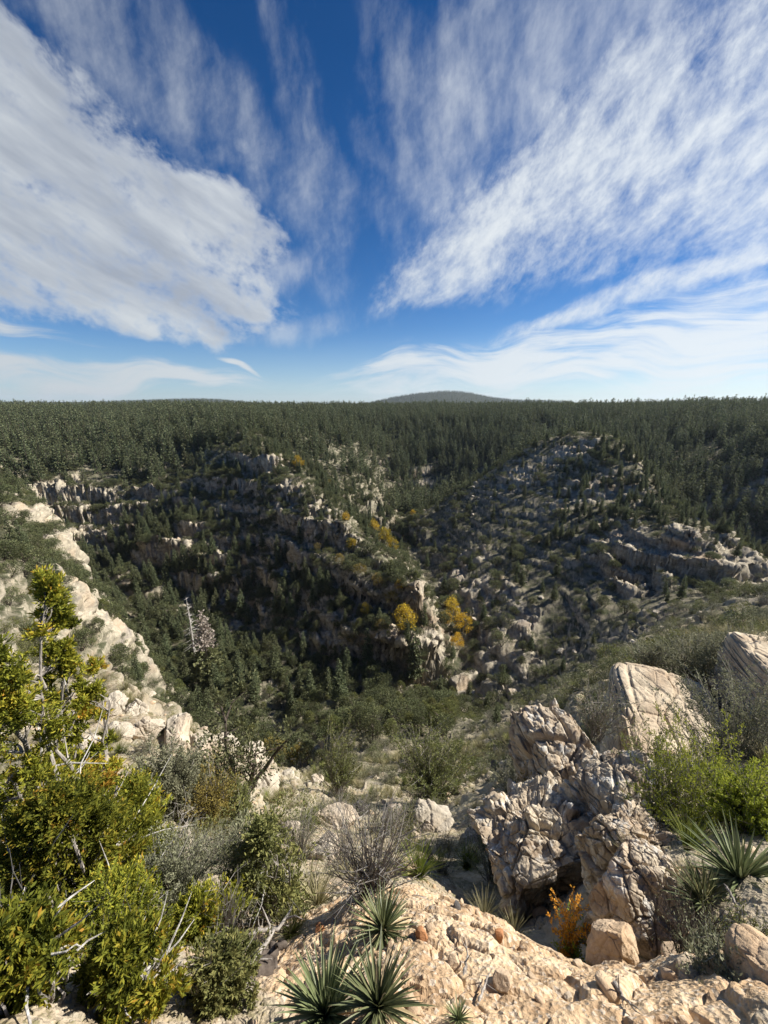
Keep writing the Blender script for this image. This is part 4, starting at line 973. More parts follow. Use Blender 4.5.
def place_field(kind, sets, stuff_name, stuff_label, cat, group, describe, limit=300, seed=0, tilt=0.0, minpx=0.0):
    """sets: list of (points, heights, proto list). The largest in view become things, the rest one mass."""
    g = np.random.default_rng(seed); P = np.concatenate([s[0] for s in sets]); H = np.concatenate([s[1] for s in sets])
    allp = []; K = []
    for s in sets:
        K.append(g.integers(0, len(s[2]), len(s[0])) + len(allp)); allp += s[2]
    K = np.concatenate(K)
    vis = visible(P, H * .7); u, v, d = project(P + np.array([0, 0, .5]) * H[:, None]); size = np.where(vis, H / d, 0)
    order = np.argsort(-size); top = [i for i in order[:limit] if size[i] > minpx / FPX]
    # labels: told off by how close each stands to a landmark, and on which side of it
    lab = {}; used = {}
    for i in top:
        if r_of(P[i]) > 300: marks = FAR_MARKS
        else: marks = MARKS
        best = min(marks, key=lambda m: math.hypot(u[i] - m[0], v[i] - m[1])); du, dv = u[i] - best[0], v[i] - best[1]
        side = ('left of' if du < 0 else 'right of') if abs(du) > abs(dv) else ('above' if dv < 0 else 'below')
        used.setdefault((best, side), []).append(i)
    for (m, side), ids in used.items():
        ids.sort(key=lambda i: math.hypot(u[i] - m[0], v[i] - m[1]))
        for q, i in enumerate(ids):
            lab[i] = '%s, %s nearest %s %s' % (describe(K[i]), ORD[q], side, m[2]) if q < 20 else '%s farther %s %s' % (describe(K[i]), side, m[2])
    made = set()
    for i in top:
        pr = allp[K[i]]; s = H[i] / pr.h; made.add(K[i])
        nm = lab[i]
        pr.place(tuple(P[i]), float(g.uniform(0, 6.28)), float(s), (float(g.normal(0, tilt)), float(g.normal(0, tilt))), label=nm, cat=cat, group=group)
    rest = np.ones(len(P), bool); rest[top] = False
    # every prototype used by the mass must stand somewhere as a thing of its own
    for k in range(len(allp)):
        if k not in made and not first_objs(allp[k]): K[K == k] = next(iter(made))
    ks = sorted(set(K[rest].tolist())); remap = {k: j for j, k in enumerate(ks)}
    if rest.any():
        gn_scatter(stuff_name, P[rest], H[rest] / np.array([allp[k].h for k in K[rest]]), [remap[k] for k in K[rest]], [first_objs(allp[k]) for k in ks], stuff_label, seed + 1, tilt)
    log(kind, 'things', len(top), 'rest', int(rest.sum()))
# ------------------------------------------------------------------ vegetation of the canyon and the plateau
def nz(x, y, s, seed): return fbm2(x / s, y / s, 3, seed)
def heights(n, lo, hi, seed): return np.random.default_rng(seed).uniform(lo, hi, n)
deg = lambda a: np.degrees(a)
shady = lambda x, y, r, a: ((deg(a) < 4) & (r > 96) & (r < 232)).astype(float)
dome = lambda a, r: (deg(a) > 6) & (r > 95) & (r < 268)

# conifers: closed forest beyond the canyon, scattered inside it
def d_for(x, y, z, sl, r, a):
    f = sstep(235, 285, r) * (sl < 1.3) * (1 - 0.8 * sstep(0.0, 0.5, nz(x, y, 30, 3)))
    open_top = ((deg(a) > -14) & (deg(a) < -3) & (r < 330)) * 0.25      # open ground on the spur's back
    return 0.07 * f * (1 - open_top) * (1 - .55 * sstep(420, 600, r)) * (1 - .85 * dome(a, r))
F1, s1, r1 = scatter(232, 900, (0.075, d_for), 50, 1)
def d_can(x, y, z, sl, r, a):
    cr = np.interp(r, [120, 135, 145, 152, 168, 186, 205, 228, 275], [5.6, -.2, -4.3, -7.1, -9.8, -12.6, -15.6, -18.6, -20.2]); bk = (deg(a) > cr + 1) & (deg(a) < 1.5) & (r > 150)
    east = (deg(a) > 24) & (r > 165) & (r < 265)                        # trees down the dome's right shoulder
    top = (deg(a) < -14) & (r > 200)
    deep = (z < -58) & (deg(a) < -6) & (r < 190)
    return 0.0045 + 0.022 * deep + 0.03 * bk + 0.055 * east + 0.035 * top + 0.012 * shady(x, y, r, a) * (sl < 1.2)
F0, s0_, r0_ = scatter(88, 235, (0.08, d_can), 50, 2)
F2, s2, r2 = scatter(900, 2600, (0.0075, lambda x, y, z, sl, r, a: 0.0075 + 0 * r), 48, 3)
F3, s3, r3 = scatter(2600, 6200, (0.0012, lambda x, y, z, sl, r, a: 0.0012 + 0 * r), 47, 4)
F4, s4, r4 = scatter(240, 900, (0.012, lambda x, y, z, sl, r, a: 0.012 * (sl < 1.5)), 50, 45)
ht = lambda P, lo, hi, sd: heights(len(P), lo, hi, sd) * (1 + .15 * nz(P[:, 0], P[:, 1], 40, 6))
place_field('pines', [(F0, ht(F0, 3.5, 8.5, 1) * np.where((F0[:, 2] < -58) & (F0[:, 0] < -8), 1.35, 1), PR['conifer_fine']), (F1, ht(F1, 6.5, 17, 2) * (1 + .22 * nz(F1[:, 0], F1[:, 1], 9, 66)), PR['conifer']), (F4, heights(len(F4), 4, 8, 44), PR['tall_juniper']), (F2, ht(F2, 8, 18, 3), PR['conifer']), (F3, ht(F3, 14, 20, 4), PR['conifer'])],
            'forest', 'dark conifer forest covering the far slopes and plateau to the horizon', 'tree', 'dark green conifers', lambda k: 'dark pointed conifer', 300, 11, 0.02)

# junipers, pinyons and scrub oak inside the canyon
def d_jun(x, y, z, sl, r, a):
    n = sstep(-0.45, 0.35, nz(x, y, 14, 13))
    floor = (z < -68) & (r < 150)
    base = 0.020 + 0.03 * shady(x, y, r, a) + 0.05 * floor + 0.02 * ((deg(a) > -12) & (deg(a) < 7) & (r > 118) & (r < 240))
    base = base * (1 - .5 * dome(a, r)); base = base + 0.028 * ((deg(a) < -29) & (r < 175)) + 0.02 * ((deg(a) < -14) & (r > 175)) + 0.005 * dome(a, r)
    return base * (0.25 + 0.75 * n) * (sl < 3.2)
J1, s, r = scatter(64, 330, (0.09, d_jun), 50, 5)
J2, s, r = scatter(40, 128, (0.155, lambda x, y, z, sl, r, a: 0.07 * (z < -40) * (deg(a) > -39) * (deg(a) < 12) * (sl < 3) * (1 + .8 * (deg(a) < -22) * (r > 40) * (r < 104))), 45, 6)
J3, s, r = scatter(66, 114, (0.05, lambda x, y, z, sl, r, a: 0.05 * (deg(a) > -42) * (deg(a) < -31) * (z < -34)), 45, 26)
place_field('junipers', [(J3, heights(len(J3), 2.0, 4.2, 27), PR['juniper']), (J1, heights(len(J1), 1.6, 4.2, 5), PR['juniper']), (J2, heights(len(J2), 1.8, 4.6, 6), PR['tall_juniper'] + PR['juniper'][:2])],
            'woodland', 'dark juniper and pinyon scrub over the canyon walls', 'tree', 'rounded dark junipers', lambda k: 'rounded bushy juniper', 300, 12, 0.05)

# low brush: fine on the walls, larger on the near slope
def d_brush(x, y, z, sl, r, a): return (0.30 + .18 * (deg(a) < -29) - .17 * dome(a, r)) * (0.3 + 0.7 * sstep(-.4, .3, nz(x, y, 8, 15))) * (sl < 3.2)
B1, s, r = scatter(60, 260, (0.48, d_brush), 50, 7)
def d_near(x, y, z, sl, r, a):
    k = (0.42 + 0.5 * (deg(a) > 24) * (r > 8)) * (1 + 1.0 * (r < 34)) * (1 - .45 * ((deg(a) < -16) & (r > 9))) * (1 - .3 * (r > 12)) - 0.12 * (np.abs(deg(a) + 20) < 12) * (r > 11)
    knoll = (r < 2.9) & (deg(a) > -14)
    return k * sstep(-.5, .35, nz(x, y, 2.6, 17)) * (1 - knoll) * (sl < 2.2) * (1 - ((deg(a) > 20) & (r < 9)))
B2, s, r = scatter(3.2, 62, (2.2, d_near), 52, 8)
hb2 = heights(len(B2), .3, 1.0, 8) * (1 + .5 * sstep(10, 40, np.hypot(B2[:, 0], B2[:, 1])))
sel = np.random.default_rng(5).random(len(B2))
place_field('shrubs', [(B1, heights(len(B1), .7, 1.9, 7), PR['shrub'][:3]), (B2[sel < .55], hb2[sel < .55], PR['broom']), (B2[(sel >= .55) & (sel < .88)], hb2[(sel >= .55) & (sel < .88)] * 1.1, PR['shrub'])],
            'undergrowth', 'low grey-green brush scattered over the slopes', 'shrub', 'grey-green shrubs', lambda k: 'low grey-green shrub', 300, 13, 0.08)
bb = B2[sel >= .88]; place_field('bare', [(bb, hb2[sel >= .88], PR['bare'])], 'dead_undergrowth', 'bare grey twiggy brush on the slopes', 'bare shrub', 'bare grey shrubs', lambda k: 'bare grey twiggy shrub', 120, 14, 0.1)

# grass
def d_gr(x, y, z, sl, r, a): return 5.5 * sstep(-.2, .5, nz(x, y, 1.8, 19)) * (sl < 1.9) * (1 - .97 * ((r < 2.6) & (deg(a) > -12)))
G1, s, r = scatter(1.2, 34, (5.5, d_gr), 55, 9)
T1 = [PR['tuft'][k].place(tuple(G1[k]), scale=.8, label='dry straw-coloured grass tuft, %s of three singled out on the slope' % ORD[k], cat='grass tuft', group='dry grass tufts') for k in range(3)]
T2 = [PR['greentuft'][0].place(tuple(hit(418, 878)[0]), scale=px(46, hit(418, 878)[0]) / .40, label='bright green rounded grass tussock behind the tan knoll, left of two', cat='grass tuft'),
      PR['greentuft'][1].place(tuple(hit(466, 868)[0]), scale=px(34, hit(466, 868)[0]) / .40, label='smaller bright green grass tussock behind the tan knoll, right of two', cat='grass tuft')]
gg = np.random.default_rng(3)
gn_scatter('grass', G1[3:], heights(len(G1) - 3, .45, 1.15, 9) * (1 + 1.6 * sstep(6, 30, r[3:])), gg.choice([0, 1, 2, 3], len(G1) - 3, p=[.3, .3, .3, .1]), [[o] for o in T1] + [[T2[0]]], 'dry grass growing between the rocks', 15, .12)

# boulders and loose stones
def d_bo(x, y, z, sl, r, a):
    n = sstep(0.0, 0.6, nz(x, y, 5, 23) + .5 * nz(x, y, 1.7, 25)); rim = (r > 17) & (r < 33) & (deg(a) < -8)
    return (0.19 + .35 * rim) * n * (1 - ((r < 3) & (deg(a) > -14))) * (1 - ((deg(a) > 20) & (r < 9)))
BO1, s, r = scatter(4, 64, (0.5, d_bo), 52, 10)
hb = np.random.default_rng(31).uniform(0, 1, len(BO1)) ** 2.2 * 1.3 + .28; hb = hb * (.45 + .55 * sstep(5, 20, np.hypot(BO1[:, 0], BO1[:, 1])))
BO2, s, r = scatter(64, 240, (0.02, lambda x, y, z, sl, r, a: 0.02 * sstep(-.1, .5, nz(x, y, 16, 27))), 48, 11)
place_field('boulders', [(BO1, hb, PR['boulder']), (BO2, heights(len(BO2), .8, 3.2, 12), PR['boulder'])], 'rubble', 'pale limestone rubble lying on the slopes', 'boulder', 'pale limestone boulders', lambda k: 'pale angular boulder', 300, 16, 0.25)
def d_st(x, y, z, sl, r, a): return (9.0 + 120 * (r < 3.5)) * sstep(-.4, .5, nz(x, y, .9, 29)) * np.clip(4 / r, .1, 1)
ST, s, r = scatter(.7, 24, (129.0, d_st), 52, 12)
stone_spots = [(430, 930, 13), (498, 936, 9), (455, 967, 13), (505, 984, 15), (540, 1000, 12)]
SO = []
for k, (u_, v_, w_) in enumerate(stone_spots):
    p = hit(u_, v_)[0]; SO.append(PR['stone'][k].place(tuple(p), k * 1.3, px(w_, p), label='small angular stone on the tan knoll, %s of five from left' % ORD[k], cat='stone', group='stones on the tan knoll'))
hs_ = np.random.default_rng(33).uniform(0, 1, len(ST)) ** 4 * .10 + .011; ks = knoll_mask(ST[:, 0], ST[:, 1]) > .5; hs_ *= np.where(ks, np.where(np.random.default_rng(4).random(len(ST)) < .55, 0.02, .8), 1); hs_ *= (1 + .9 * (deg(np.arctan2(ST[:, 0], ST[:, 1])) > 22)); hs_ *= (1 + 4 * sstep(3, 16, np.hypot(ST[:, 0], ST[:, 1])))
gn_scatter('loose_gravel', ST, hs_, gg.integers(0, 5, len(ST)), [[o] for o in SO], 'loose gravel and small stones on the dry soil', 17, .4)
log('scatter done')
# ------------------------------------------------------------------ things the eye can single out
def at(u, v): return hit(u, v)[0]
def on_ray(u, v, depth):
    """the point seen at (u, v) at this depth along the view axis"""
    a = (u - 384) / FPX; b = (512 - v) / FPX
    return Vector((a, _cs + b * _sn, -_sn + b * _cs)) * depth

def up_h(p): q = Vector(p); return q.length / max(.35, math.hypot(q.x, q.y) )      # upright things look shortened from above
# golden and fading trees
for k, (u, v, w, kind, lb) in enumerate([
    (384, 540, 14, 'gold', 'bright yellow tree at the mouth of the dark slot canyon'),
    (374, 530, 11, 'gold', 'yellow tree just above the bright one at the slot mouth'),
    (413, 516, 7, 'gold', 'small yellow tree at the foot of the dome, beyond the slot'),
    (299, 466, 11, 'gold', 'orange-yellow tree high on the back of the middle spur'),
    (452, 612, 16, 'gold', 'yellow tree in the ravine under the dome, upper of the cluster'),
    (462, 628, 18, 'gold', 'orange-yellow tree in the ravine under the dome, middle of the cluster'),
    (458, 645, 14, 'gold', 'yellow tree in the ravine under the dome, lowest of the cluster'),
    (446, 622, 12, 'gold', 'yellow tree in the ravine under the dome, leftmost of the cluster'),
    (405, 625, 22, 'gold', 'orange tree on the brow of the middle spur\'s nose'),
    (392, 600, 16, 'dull_gold', 'fading yellow oak above the orange tree on the spur\'s nose'),
    (360, 572, 15, 'dull_gold', 'fading yellow oak on the crest of the middle spur'),
    (378, 585, 15, 'dull_gold', 'fading oak between the spur crest and its nose'),
    (340, 562, 13, 'dull_gold', 'yellowish oak beside the ledges of the spur crest'),
    (382, 628, 14, 'dull_gold', 'yellow-green oak above the cliff of the spur\'s nose'),
    (352, 548, 10, 'gold', 'small yellow tree under the lower end of the spur crest'), (398, 590, 10, 'gold', 'small yellow tree between the fading oaks on the nose'), (318, 548, 9, 'dull_gold', 'small fading oak left of the spur crest foot'), (344, 590, 12, 'dull_gold', 'pale yellow oak halfway down the spur'), (366, 612, 11, 'gold', 'small yellow tree in the middle of the spur face'), (352, 640, 11, 'dull_gold', 'yellow-green oak low on the spur face'), (392, 548, 12, 'gold', 'bright yellow tree just below the one at the slot mouth'), (330, 484, 8, 'dull_gold', 'small fading oak on the open back of the spur'), (346, 520, 8, 'gold', 'tiny yellow tree behind the spur crest'),
    (276, 752, 30, 'dull_gold', 'yellow oak behind the boulder rim, left of the pair'),
    (300, 756, 26, 'dull_gold', 'yellow oak behind the boulder rim, right of the pair')]):
    p = at(u, v + w * .4); pr = PR[kind][k % 3]; s = px(w, p) / 3.9
    pr.place((p.x, p.y, p.z - .1), k * 1.7, s, label=lb, cat='tree', group='trees in autumn colour')

# standing conifers one can pick out
for k, (u, v, hpx, lb) in enumerate([
    (415, 680, 44, 'single green fir against the dark rock left of the spur\'s nose'), (368, 665, 32, 'smaller fir beside the white lit rock on the spur'),
    (256, 690, 26, 'small sunlit fir in the shade right of the half-dead tree'), (340, 700, 38, 'sunlit fir in front of the spur\'s dark foot'),
    (444, 592, 20, 'small fir on the edge above the ravine'), (496, 726, 22, 'small bright fir at the foot of the right-hand slope'),
    (300, 540, 20, 'pointed fir standing under the ledges of the middle spur')]):
    p = at(u, v); PR['conifer_fine'][k % 3].place((p.x, p.y, p.z - .2), k, px(hpx, p) * up_h(p) / 10, label=lb, cat='tree', group='firs standing alone')

# bare snag and the half-dead fir in the shaded bottom
def snag():
    g = np.random.default_rng(5); t = QB(); H = 12.0
    t.tube([(0, 0, -.5), (.1, 0, H * .4), (.05, .1, H * .8), (0, 0, H)], [.22, .15, .07, .02], 6)
    for i in range(60):
        z = H * g.uniform(.25, .98); a = g.uniform(0, 6.28); L = (1 - z / H) * 2.0 + .35; d = np.array([math.cos(a), math.sin(a), -.15])
        t.tube([(0, 0, z), d * L * .5 + (0, 0, z), d * L + (0, 0, z + .15)], [.045, .03, .01], 3)
    return QB(), t
p = at(196, 668); snag_pr = mk('dead_tree', snag(), ('bleached', 'dead_wood'), ('crown', 'trunk')); t = thing('dead_tree', (p.x, p.y, p.z), 0, px(78, p) / 12 , label='bare grey dead tree standing in the shaded canyon bottom', cat='dead tree')
link('trunk', snag_pr.parts[0][1], parent=t)
p = at(211, 690); t = thing('half_dead_fir', (p.x, p.y, p.z), 0.4, px(88, p) / 10, label='tall fir with bleached dead top and green skirt in the shaded bottom', cat='tree')
c, tr = conifer(33, 10, 4.6, 1.8, 0.26)
V = np.concatenate(c.v).reshape(-1, 4, 3); T = np.concatenate(c.t).reshape(-1, 4); zc = V[..., 2].mean(1)
for nm, m, sel in (('crown', 'juniper', zc < 5.4), ('dead_top', 'bleached', zc >= 5.6)):
    VV = V[sel].reshape(-1, 3); me = mesh_from_arrays(nm, VV, faces4=np.arange(len(VV)).reshape(-1, 4), smooth=False); attr(me, 'tint', np.clip(T[sel].ravel() + .1, 0, 1)); me.materials.append(M[m]); link(nm, me, parent=t)
me = tr.mesh('trunk'); link('trunk', me, M['grey_bark'], t)

# the twisted little juniper on the boulder rim
def twisted():
    g = np.random.default_rng(12); c = QB(); t = QB()
    tips, pts = limbs(t, g, np.array([0, 0, -.1]), 2.6, 3.4, 6, .11, .6, .3, 6, 9)
    for p in list(tips) + list(pts[::2]):
        if p[2] < .9: continue
        n = 60; q = g.normal(0, .2, (n, 3)); c.leaves(p + q + (0, 0, .1), q + (0, 0, .1), .10 * g.uniform(.7, 1.4, n), .05, g, np.clip(.45 + q[:, 2] + g.normal(0, .12, n), 0, 1))
    return c, t
p = at(232, 806); mk('juniper_tree', twisted(), ('juniper', 'bark')).place((p.x, p.y, p.z), .5, px(95, p) / 2.6, label='twisted juniper with open dark limbs at the edge of the boulder rim', cat='tree')

# boulders along the broken rim of the near slope
for k, (u, v, w, h, lb) in enumerate([
    (85, 690, 34, 24, 'the highest, beside the tall juniper'), (112, 702, 30, 22, 'second down from the juniper'), (136, 706, 22, 18, 'third down, small and square'),
    (150, 724, 30, 22, 'fourth down, leaning out'), (178, 730, 34, 20, 'fifth down, long and flat'), (204, 742, 30, 18, 'sixth down, broad and pale'),
    (246, 756, 34, 26, 'seventh down, tall'), (262, 778, 44, 34, 'the lowest and largest, streaked grey'), (228, 738, 22, 15, 'behind the twisted juniper'), (120, 728, 26, 18, 'lying inside the rim, upper'), (90, 745, 30, 28, 'lying inside the rim, lower')]):
    p = at(u, v + h * .35); s = px(w, p)
    me = rock_mesh('boulder', 200 + k, 5, (.56, .5, .40 * h / w * 1.4), 12, (.5, .95), .07, cells=.05, cell_s=(.5, .5, .3), sup=3); me.materials.append(M['limestone'])
    o = link('boulder', me, loc=(p.x, p.y, p.z + s * .12)); o.scale = (s,) * 3; o.rotation_euler = (k * .3 % .5 - .2, k * .7 % .5 - .25, k * 1.1)
    tag(o, 'pale rounded boulder of the broken rim, ' + lb, 'boulder', 'boulders of the broken rim')
# boulders on the middle slope
for k, (u, v, w, h, m, lb) in enumerate([
    (290, 835, 30, 34, 'limestone', 'upright pale block on the slope above the dead log'), (322, 850, 36, 30, 'limestone', 'pale block right of the upright one, lichen spotted'),
    (185, 835, 26, 30, 'limestone', 'white pitted rock beside the large juniper, upper'), (204, 848, 30, 26, 'limestone', 'white pitted rock beside the large juniper, lower'),
    (335, 820, 44, 22, 'limestone', 'flat tan ledge rock in the middle of the slope'), (360, 806, 26, 24, 'dark_stone', 'grey pointed rock on the middle of the slope'),
    (396, 815, 28, 44, 'outcrop', 'grey upright slab behind the bare bushes'), (432, 822, 52, 28, 'limestone', 'pale flat-topped boulder right of the grey upright slab'), (412, 842, 22, 22, 'limestone', 'small white stone below the flat-topped boulder'),
    (497, 764, 16, 14, 'dark_stone', 'dark rock standing alone on the open slope'), (392, 780, 14, 12, 'dark_stone', 'small dark-faced rock left of the lone dark one'),
    (408, 868, 24, 22, 'tan', 'tan stone at the top of the knoll beside the yucca'), (470, 838, 30, 14, 'limestone', 'low pale rock between shrubs below the open slope'), (150, 925, 30, 20, 'limestone', 'pale rock between the two near junipers')]):
    p = at(u, v + h * .3); s = px(w, p)
    me = rock_mesh('boulder', 230 + k, 5, (.54, .48, .42 * h / w * 1.2), 12, (.45, .95), .08, cells=.04, cell_s=(.4, .4, .3), sup=3); me.materials.append(M[m])
    o = link('boulder', me, loc=(p.x, p.y, p.z + s * .1)); o.scale = (s,) * 3; o.rotation_euler = (.1, -.1, k * .9)
    tag(o, lb, 'boulder')

# the outcrop and the leaning slabs at right
def outcrop(name, lb, c, size, rz, m, seed, sub=7, tilt=(0, 0), cells=.14, cs_=(.35, .35, .5), rough=.05, cuts=10, sup=4, cat='rock outcrop', warp=.09):
    if cat == 'slab': warp = .05
    me = rock_mesh(name, seed, sub, size, cuts, (.62, .97), rough, cells=cells, cell_s=cs_, warp=warp, sup=sup); me.materials.append(M[m])
    o = link(name, me, loc=c); o.rotation_euler = (R(tilt[0]), R(tilt[1]), R(rz)); tag(o, lb, cat); return o
outcrop('rock_outcrop', 'knobbly grey-brown outcrop with a lichen-grey top left of the leaning slab', on_ray(582, 812, 6.0), (1.05, 1.35, 1.1), 8, 'outcrop', 301, 7, (8, -6), .13, (.55, .5, .42), .10)
outcrop('rock_outcrop', 'dark broken lower shoulder of the outcrop above the gully', on_ray(535, 858, 5.0), (.72, .8, .72), 30, 'outcrop', 302, 7, (0, 10), .10, (.42, .4, .32), .11)
outcrop('rock_outcrop', 'brown outcrop wall under the green bush at right', on_ray(640, 850, 4.6), (.75, .8, .8), 20, 'outcrop', 303, 7, (0, 5), .10, (.42, .4, .32), .10)
outcrop('rock_slab', 'long pale tan slab with a sheer left side behind the green bush', Vector((5.35, 6.15, -6.45)), (.88, 1.5, .85), -22, 'slab', 304, 7, (2, 4), .05, (.8, 1.7, .14), .025, 0, 12, 'slab')
outcrop('rock_slab', 'pale tan slab cut by the right edge of the view', Vector((7.95, 6.4, -5.55)), (.95, 1.2, .75), -15, 'slab', 305, 7, (4, 6), .05, (.8, 1.7, .14), .025, 0, 12, 'slab')
outcrop('boulder', 'rough tan boulder with lit top below the right-hand yucca', on_ray(640, 905, 2.75), (.34, .32, .42), 25, 'outcrop', 306, 7, (5, 8), .03, (.14, .2, .2), .10, 8, 3, 'boulder')
outcrop('rock_outcrop', 'cream-brown rock wall between the outcrop and the rough boulder', on_ray(628, 868, 3.7), (.42, .42, .5), 30, 'outcrop', 310, 7, (0, 8), .08, (.25, .25, .35), .07)
outcrop('boulder', 'small upright tan stone at the foot of the rough boulder', on_ray(612, 950, 2.3), (.13, .12, .17), 50, 'tan', 307, 5, (0, 12), .01, (.1, .1, .1), .05, 9, 3, 'boulder')
outcrop('boulder', 'white-faced stone half buried right of the gully bottom', on_ray(680, 985, 1.75), (.11, .10, .13), 10, 'slab', 308, 5, (10, 25), .01, (.1, .1, .1), .05, 9, 3, 'boulder')
outcrop('boulder', 'smooth pale boulder at the bottom right corner', on_ray(766, 985, 1.6), (.12, .16, .18), 0, 'tan', 309, 5, (0, 5), .01, (.1, .1, .1), .04, 6, None, 'boulder')
# rim of the tan knoll
0 and outcrop('knoll_rock', 'smooth tan bedrock under the yuccas at the bottom of the view', at(345, 960) - Vector((0, 0, .13)), (.36, .40, .20), 20, 'tan', 311, 7, (-24, 4), .012, (.25, .25, .1), .035, 7, 3, 'bedrock')
for k, (u, v, w, h, m, lb) in enumerate([(422, 936, 14, 13, 'red_stone', 'rust-red stone left on the tan knoll'), (499, 937, 13, 12, 'red_stone', 'rust-red stone right on the tan knoll'), (456, 908, 10, 12, 'dark_stone', 'small black stone on the crest of the tan knoll'), (454, 966, 16, 14, 'tan', 'pale square stone in the middle of the knoll'), (502, 983, 20, 16, 'tan', 'largest loose stone on the knoll, pale top'), (568, 998, 9, 7, 'limestone', 'white pebble near the right end of the knoll'), (319, 930, 12, 10, 'red_stone', 'rust-red stone in the shade at the top of the bedrock')]):
    p = at(u, v); s = px(w, p)
    me = rock_mesh('stone', 330 + k, 4, (.5, .46, .42 * h / w), 10, (.5, .9), .05); me.materials.append(M[m]); o = link('stone', me, loc=(p.x, p.y, p.z + s * .15)); o.scale = (s,) * 3; o.rotation_euler = (0, .2, k); tag(o, lb, 'stone')

# yuccas
for k, (u, v, w, n, sd_, lb) in enumerate([
    (383, 938, 44, 80, 1, 'dark-centred yucca rosette on the knoll, above the two at the bottom edge'), (378, 1016, 62, 80, 2, 'yucca at the bottom edge, right of the pair'), (326, 1024, 70, 80, 3, 'yucca at the bottom edge, left of the pair, blades upright'),
    (738, 885, 66, 90, 4, 'large yucca under the green bush at the right edge'), (704, 908, 48, 70, 5, 'smaller yucca just left of the large right-hand one'), (458, 1024, 22, 50, 6, 'small yucca tuft at the bottom edge under the knoll'),
    (500, 850, 30, 50, 8, 'small dark yucca behind the knoll beside the outcrop')]):
    p = at(u, v) if k != 3 else on_ray(u, v, 2.6)
    if k in (4,): p = on_ray(u, v, 2.5)
    if k in (0, 1, 2): p = p + Vector((0, 0, .02))
    R0 = px(w, p); c = yucca_mesh(400 + sd_, 1.0, int(n * 1.6), .026, -.1 if k not in (1, 2) else .15)
    me = c.mesh('yucca_blades'); me.materials.append(M['yucca']); o = link('yucca', me, loc=(p.x, p.y, p.z + .02)); o.scale = (R0,) * 3; o.rotation_euler = (0, 0, k); tag(o, lb, 'yucca')

# the big near junipers at the left
def near_juniper(seed, H, W, nleaf, trunk, lean=(0, 0), bare=6, shape=.8, nclump=70, cl=.13, leafL=.034, wide=.34, tb=.03):
    g = np.random.default_rng(seed); c = QB(); t = QB()
    tips, pts = limbs(t, g, np.array([0, 0, -.2]), H * .95, W * .8, 8, trunk, .35, .2, 7, 10)
    pts = np.array(pts)
    for i in range(nclump):
        z = H * g.uniform(.10, 1.0); k = 1 - z / H; rad = W / 2 * (min(1, (k * 1.5) ** shape) + .06) * g.uniform(.35, 1.08) * (.75 + .25 * math.sin(z * 9 + seed)); a = g.uniform(0, 6.283)
        cc = np.array([math.cos(a) * rad, math.sin(a) * rad, z]); r = W * cl * g.uniform(.55, 1.3)
        j = np.argmin(((pts - cc + (0, 0, .2)) ** 2).sum(1)); mid = (pts[j] + cc) / 2 + g.normal(0, .03, 3)
        t.tube([pts[j], mid, cc], [trunk * .22, trunk * .14, trunk * .05], 4)
        gold = float(np.clip(g.normal(.0, .12) + tb, -.2, .35))
        ns = max(5, int(nleaf / 14))
        for _ in range(ns):                                   # upswept sprays, each of many short shoots
            d = g.normal(0, 1, 3); d[2] = abs(d[2]) * .8 + .25; d += np.array([math.cos(a), math.sin(a), 0]) * .5; d /= np.linalg.norm(d)
            b0 = cc + g.normal(0, r * .45, 3); L = r * g.uniform(.5, 1.0); m = 16; s = np.linspace(.1, 1, m)
            p = b0 + d * (s * L)[:, None] + g.normal(0, L * .10, (m, 3)); D = d + g.normal(0, .45, (m, 3))
            c.leaves(p, D, leafL * g.uniform(.7, 1.5, m), leafL * wide * g.uniform(.8, 1.3, m), g, np.clip(.30 + .33 * s + gold + g.normal(0, .10, m), 0, 1))
    bl = []
    for i in range(bare):
        a = g.uniform(0, 6.28); L = W * .45; z0 = H * g.uniform(.05, .6); p = [np.array([0, 0, z0])]
        d = np.array([math.cos(a), math.sin(a), g.uniform(-.1, .7)])
        for q in range(5): p.append(p[-1] + d * L / 5); d = d + g.normal(0, .35, 3)
        bq = QB(); bq.tube(p, trunk * np.array([.3, .26, .2, .15, .1, .04]), 5, .6); bq.v = [bq.v[0] + np.stack([bq.v[0][:, 2] * lean[0], bq.v[0][:, 2] * lean[1], 0 * bq.v[0][:, 2]], 1)]; bl.append(bq)
    c.v = [np.concatenate(c.v) + np.concatenate([np.zeros((0, 3)), np.stack([np.concatenate(c.v)[:, 2] * lean[0], np.concatenate(c.v)[:, 2] * lean[1], 0 * np.concatenate(c.v)[:, 2]], 1)])]; c.f = [np.concatenate(c.f)]; c.t = [np.concatenate(c.t)]
    vv = np.concatenate(t.v); t.f = [np.concatenate(t.f)]; t.t = [np.concatenate(t.t)]; t.v = [vv + np.stack([vv[:, 2] * lean[0], vv[:, 2] * lean[1], 0 * vv[:, 2]], 1)]
    return c, t, bl
def put_juniper(base, H, W, seed, lb, mat_='near_juniper', nleaf=300, trunk=.05, **k):
    c, t, bl = near_juniper(seed, H, W, nleaf, trunk, **k)
    for q in (c, t): q.n = len(q.v[0])
    th = thing('juniper_tree', base, seed, label=lb, cat='tree', group='near junipers')
    me = c.mesh('crown'); link('crown', me, M[mat_], th); me = t.mesh('limbs'); tr_ = link('trunk', me, M['grey_bark'], th)
    for bq in bl: link('dead_limb', bq.mesh('dead_limb'), M['dead_wood'], tr_)
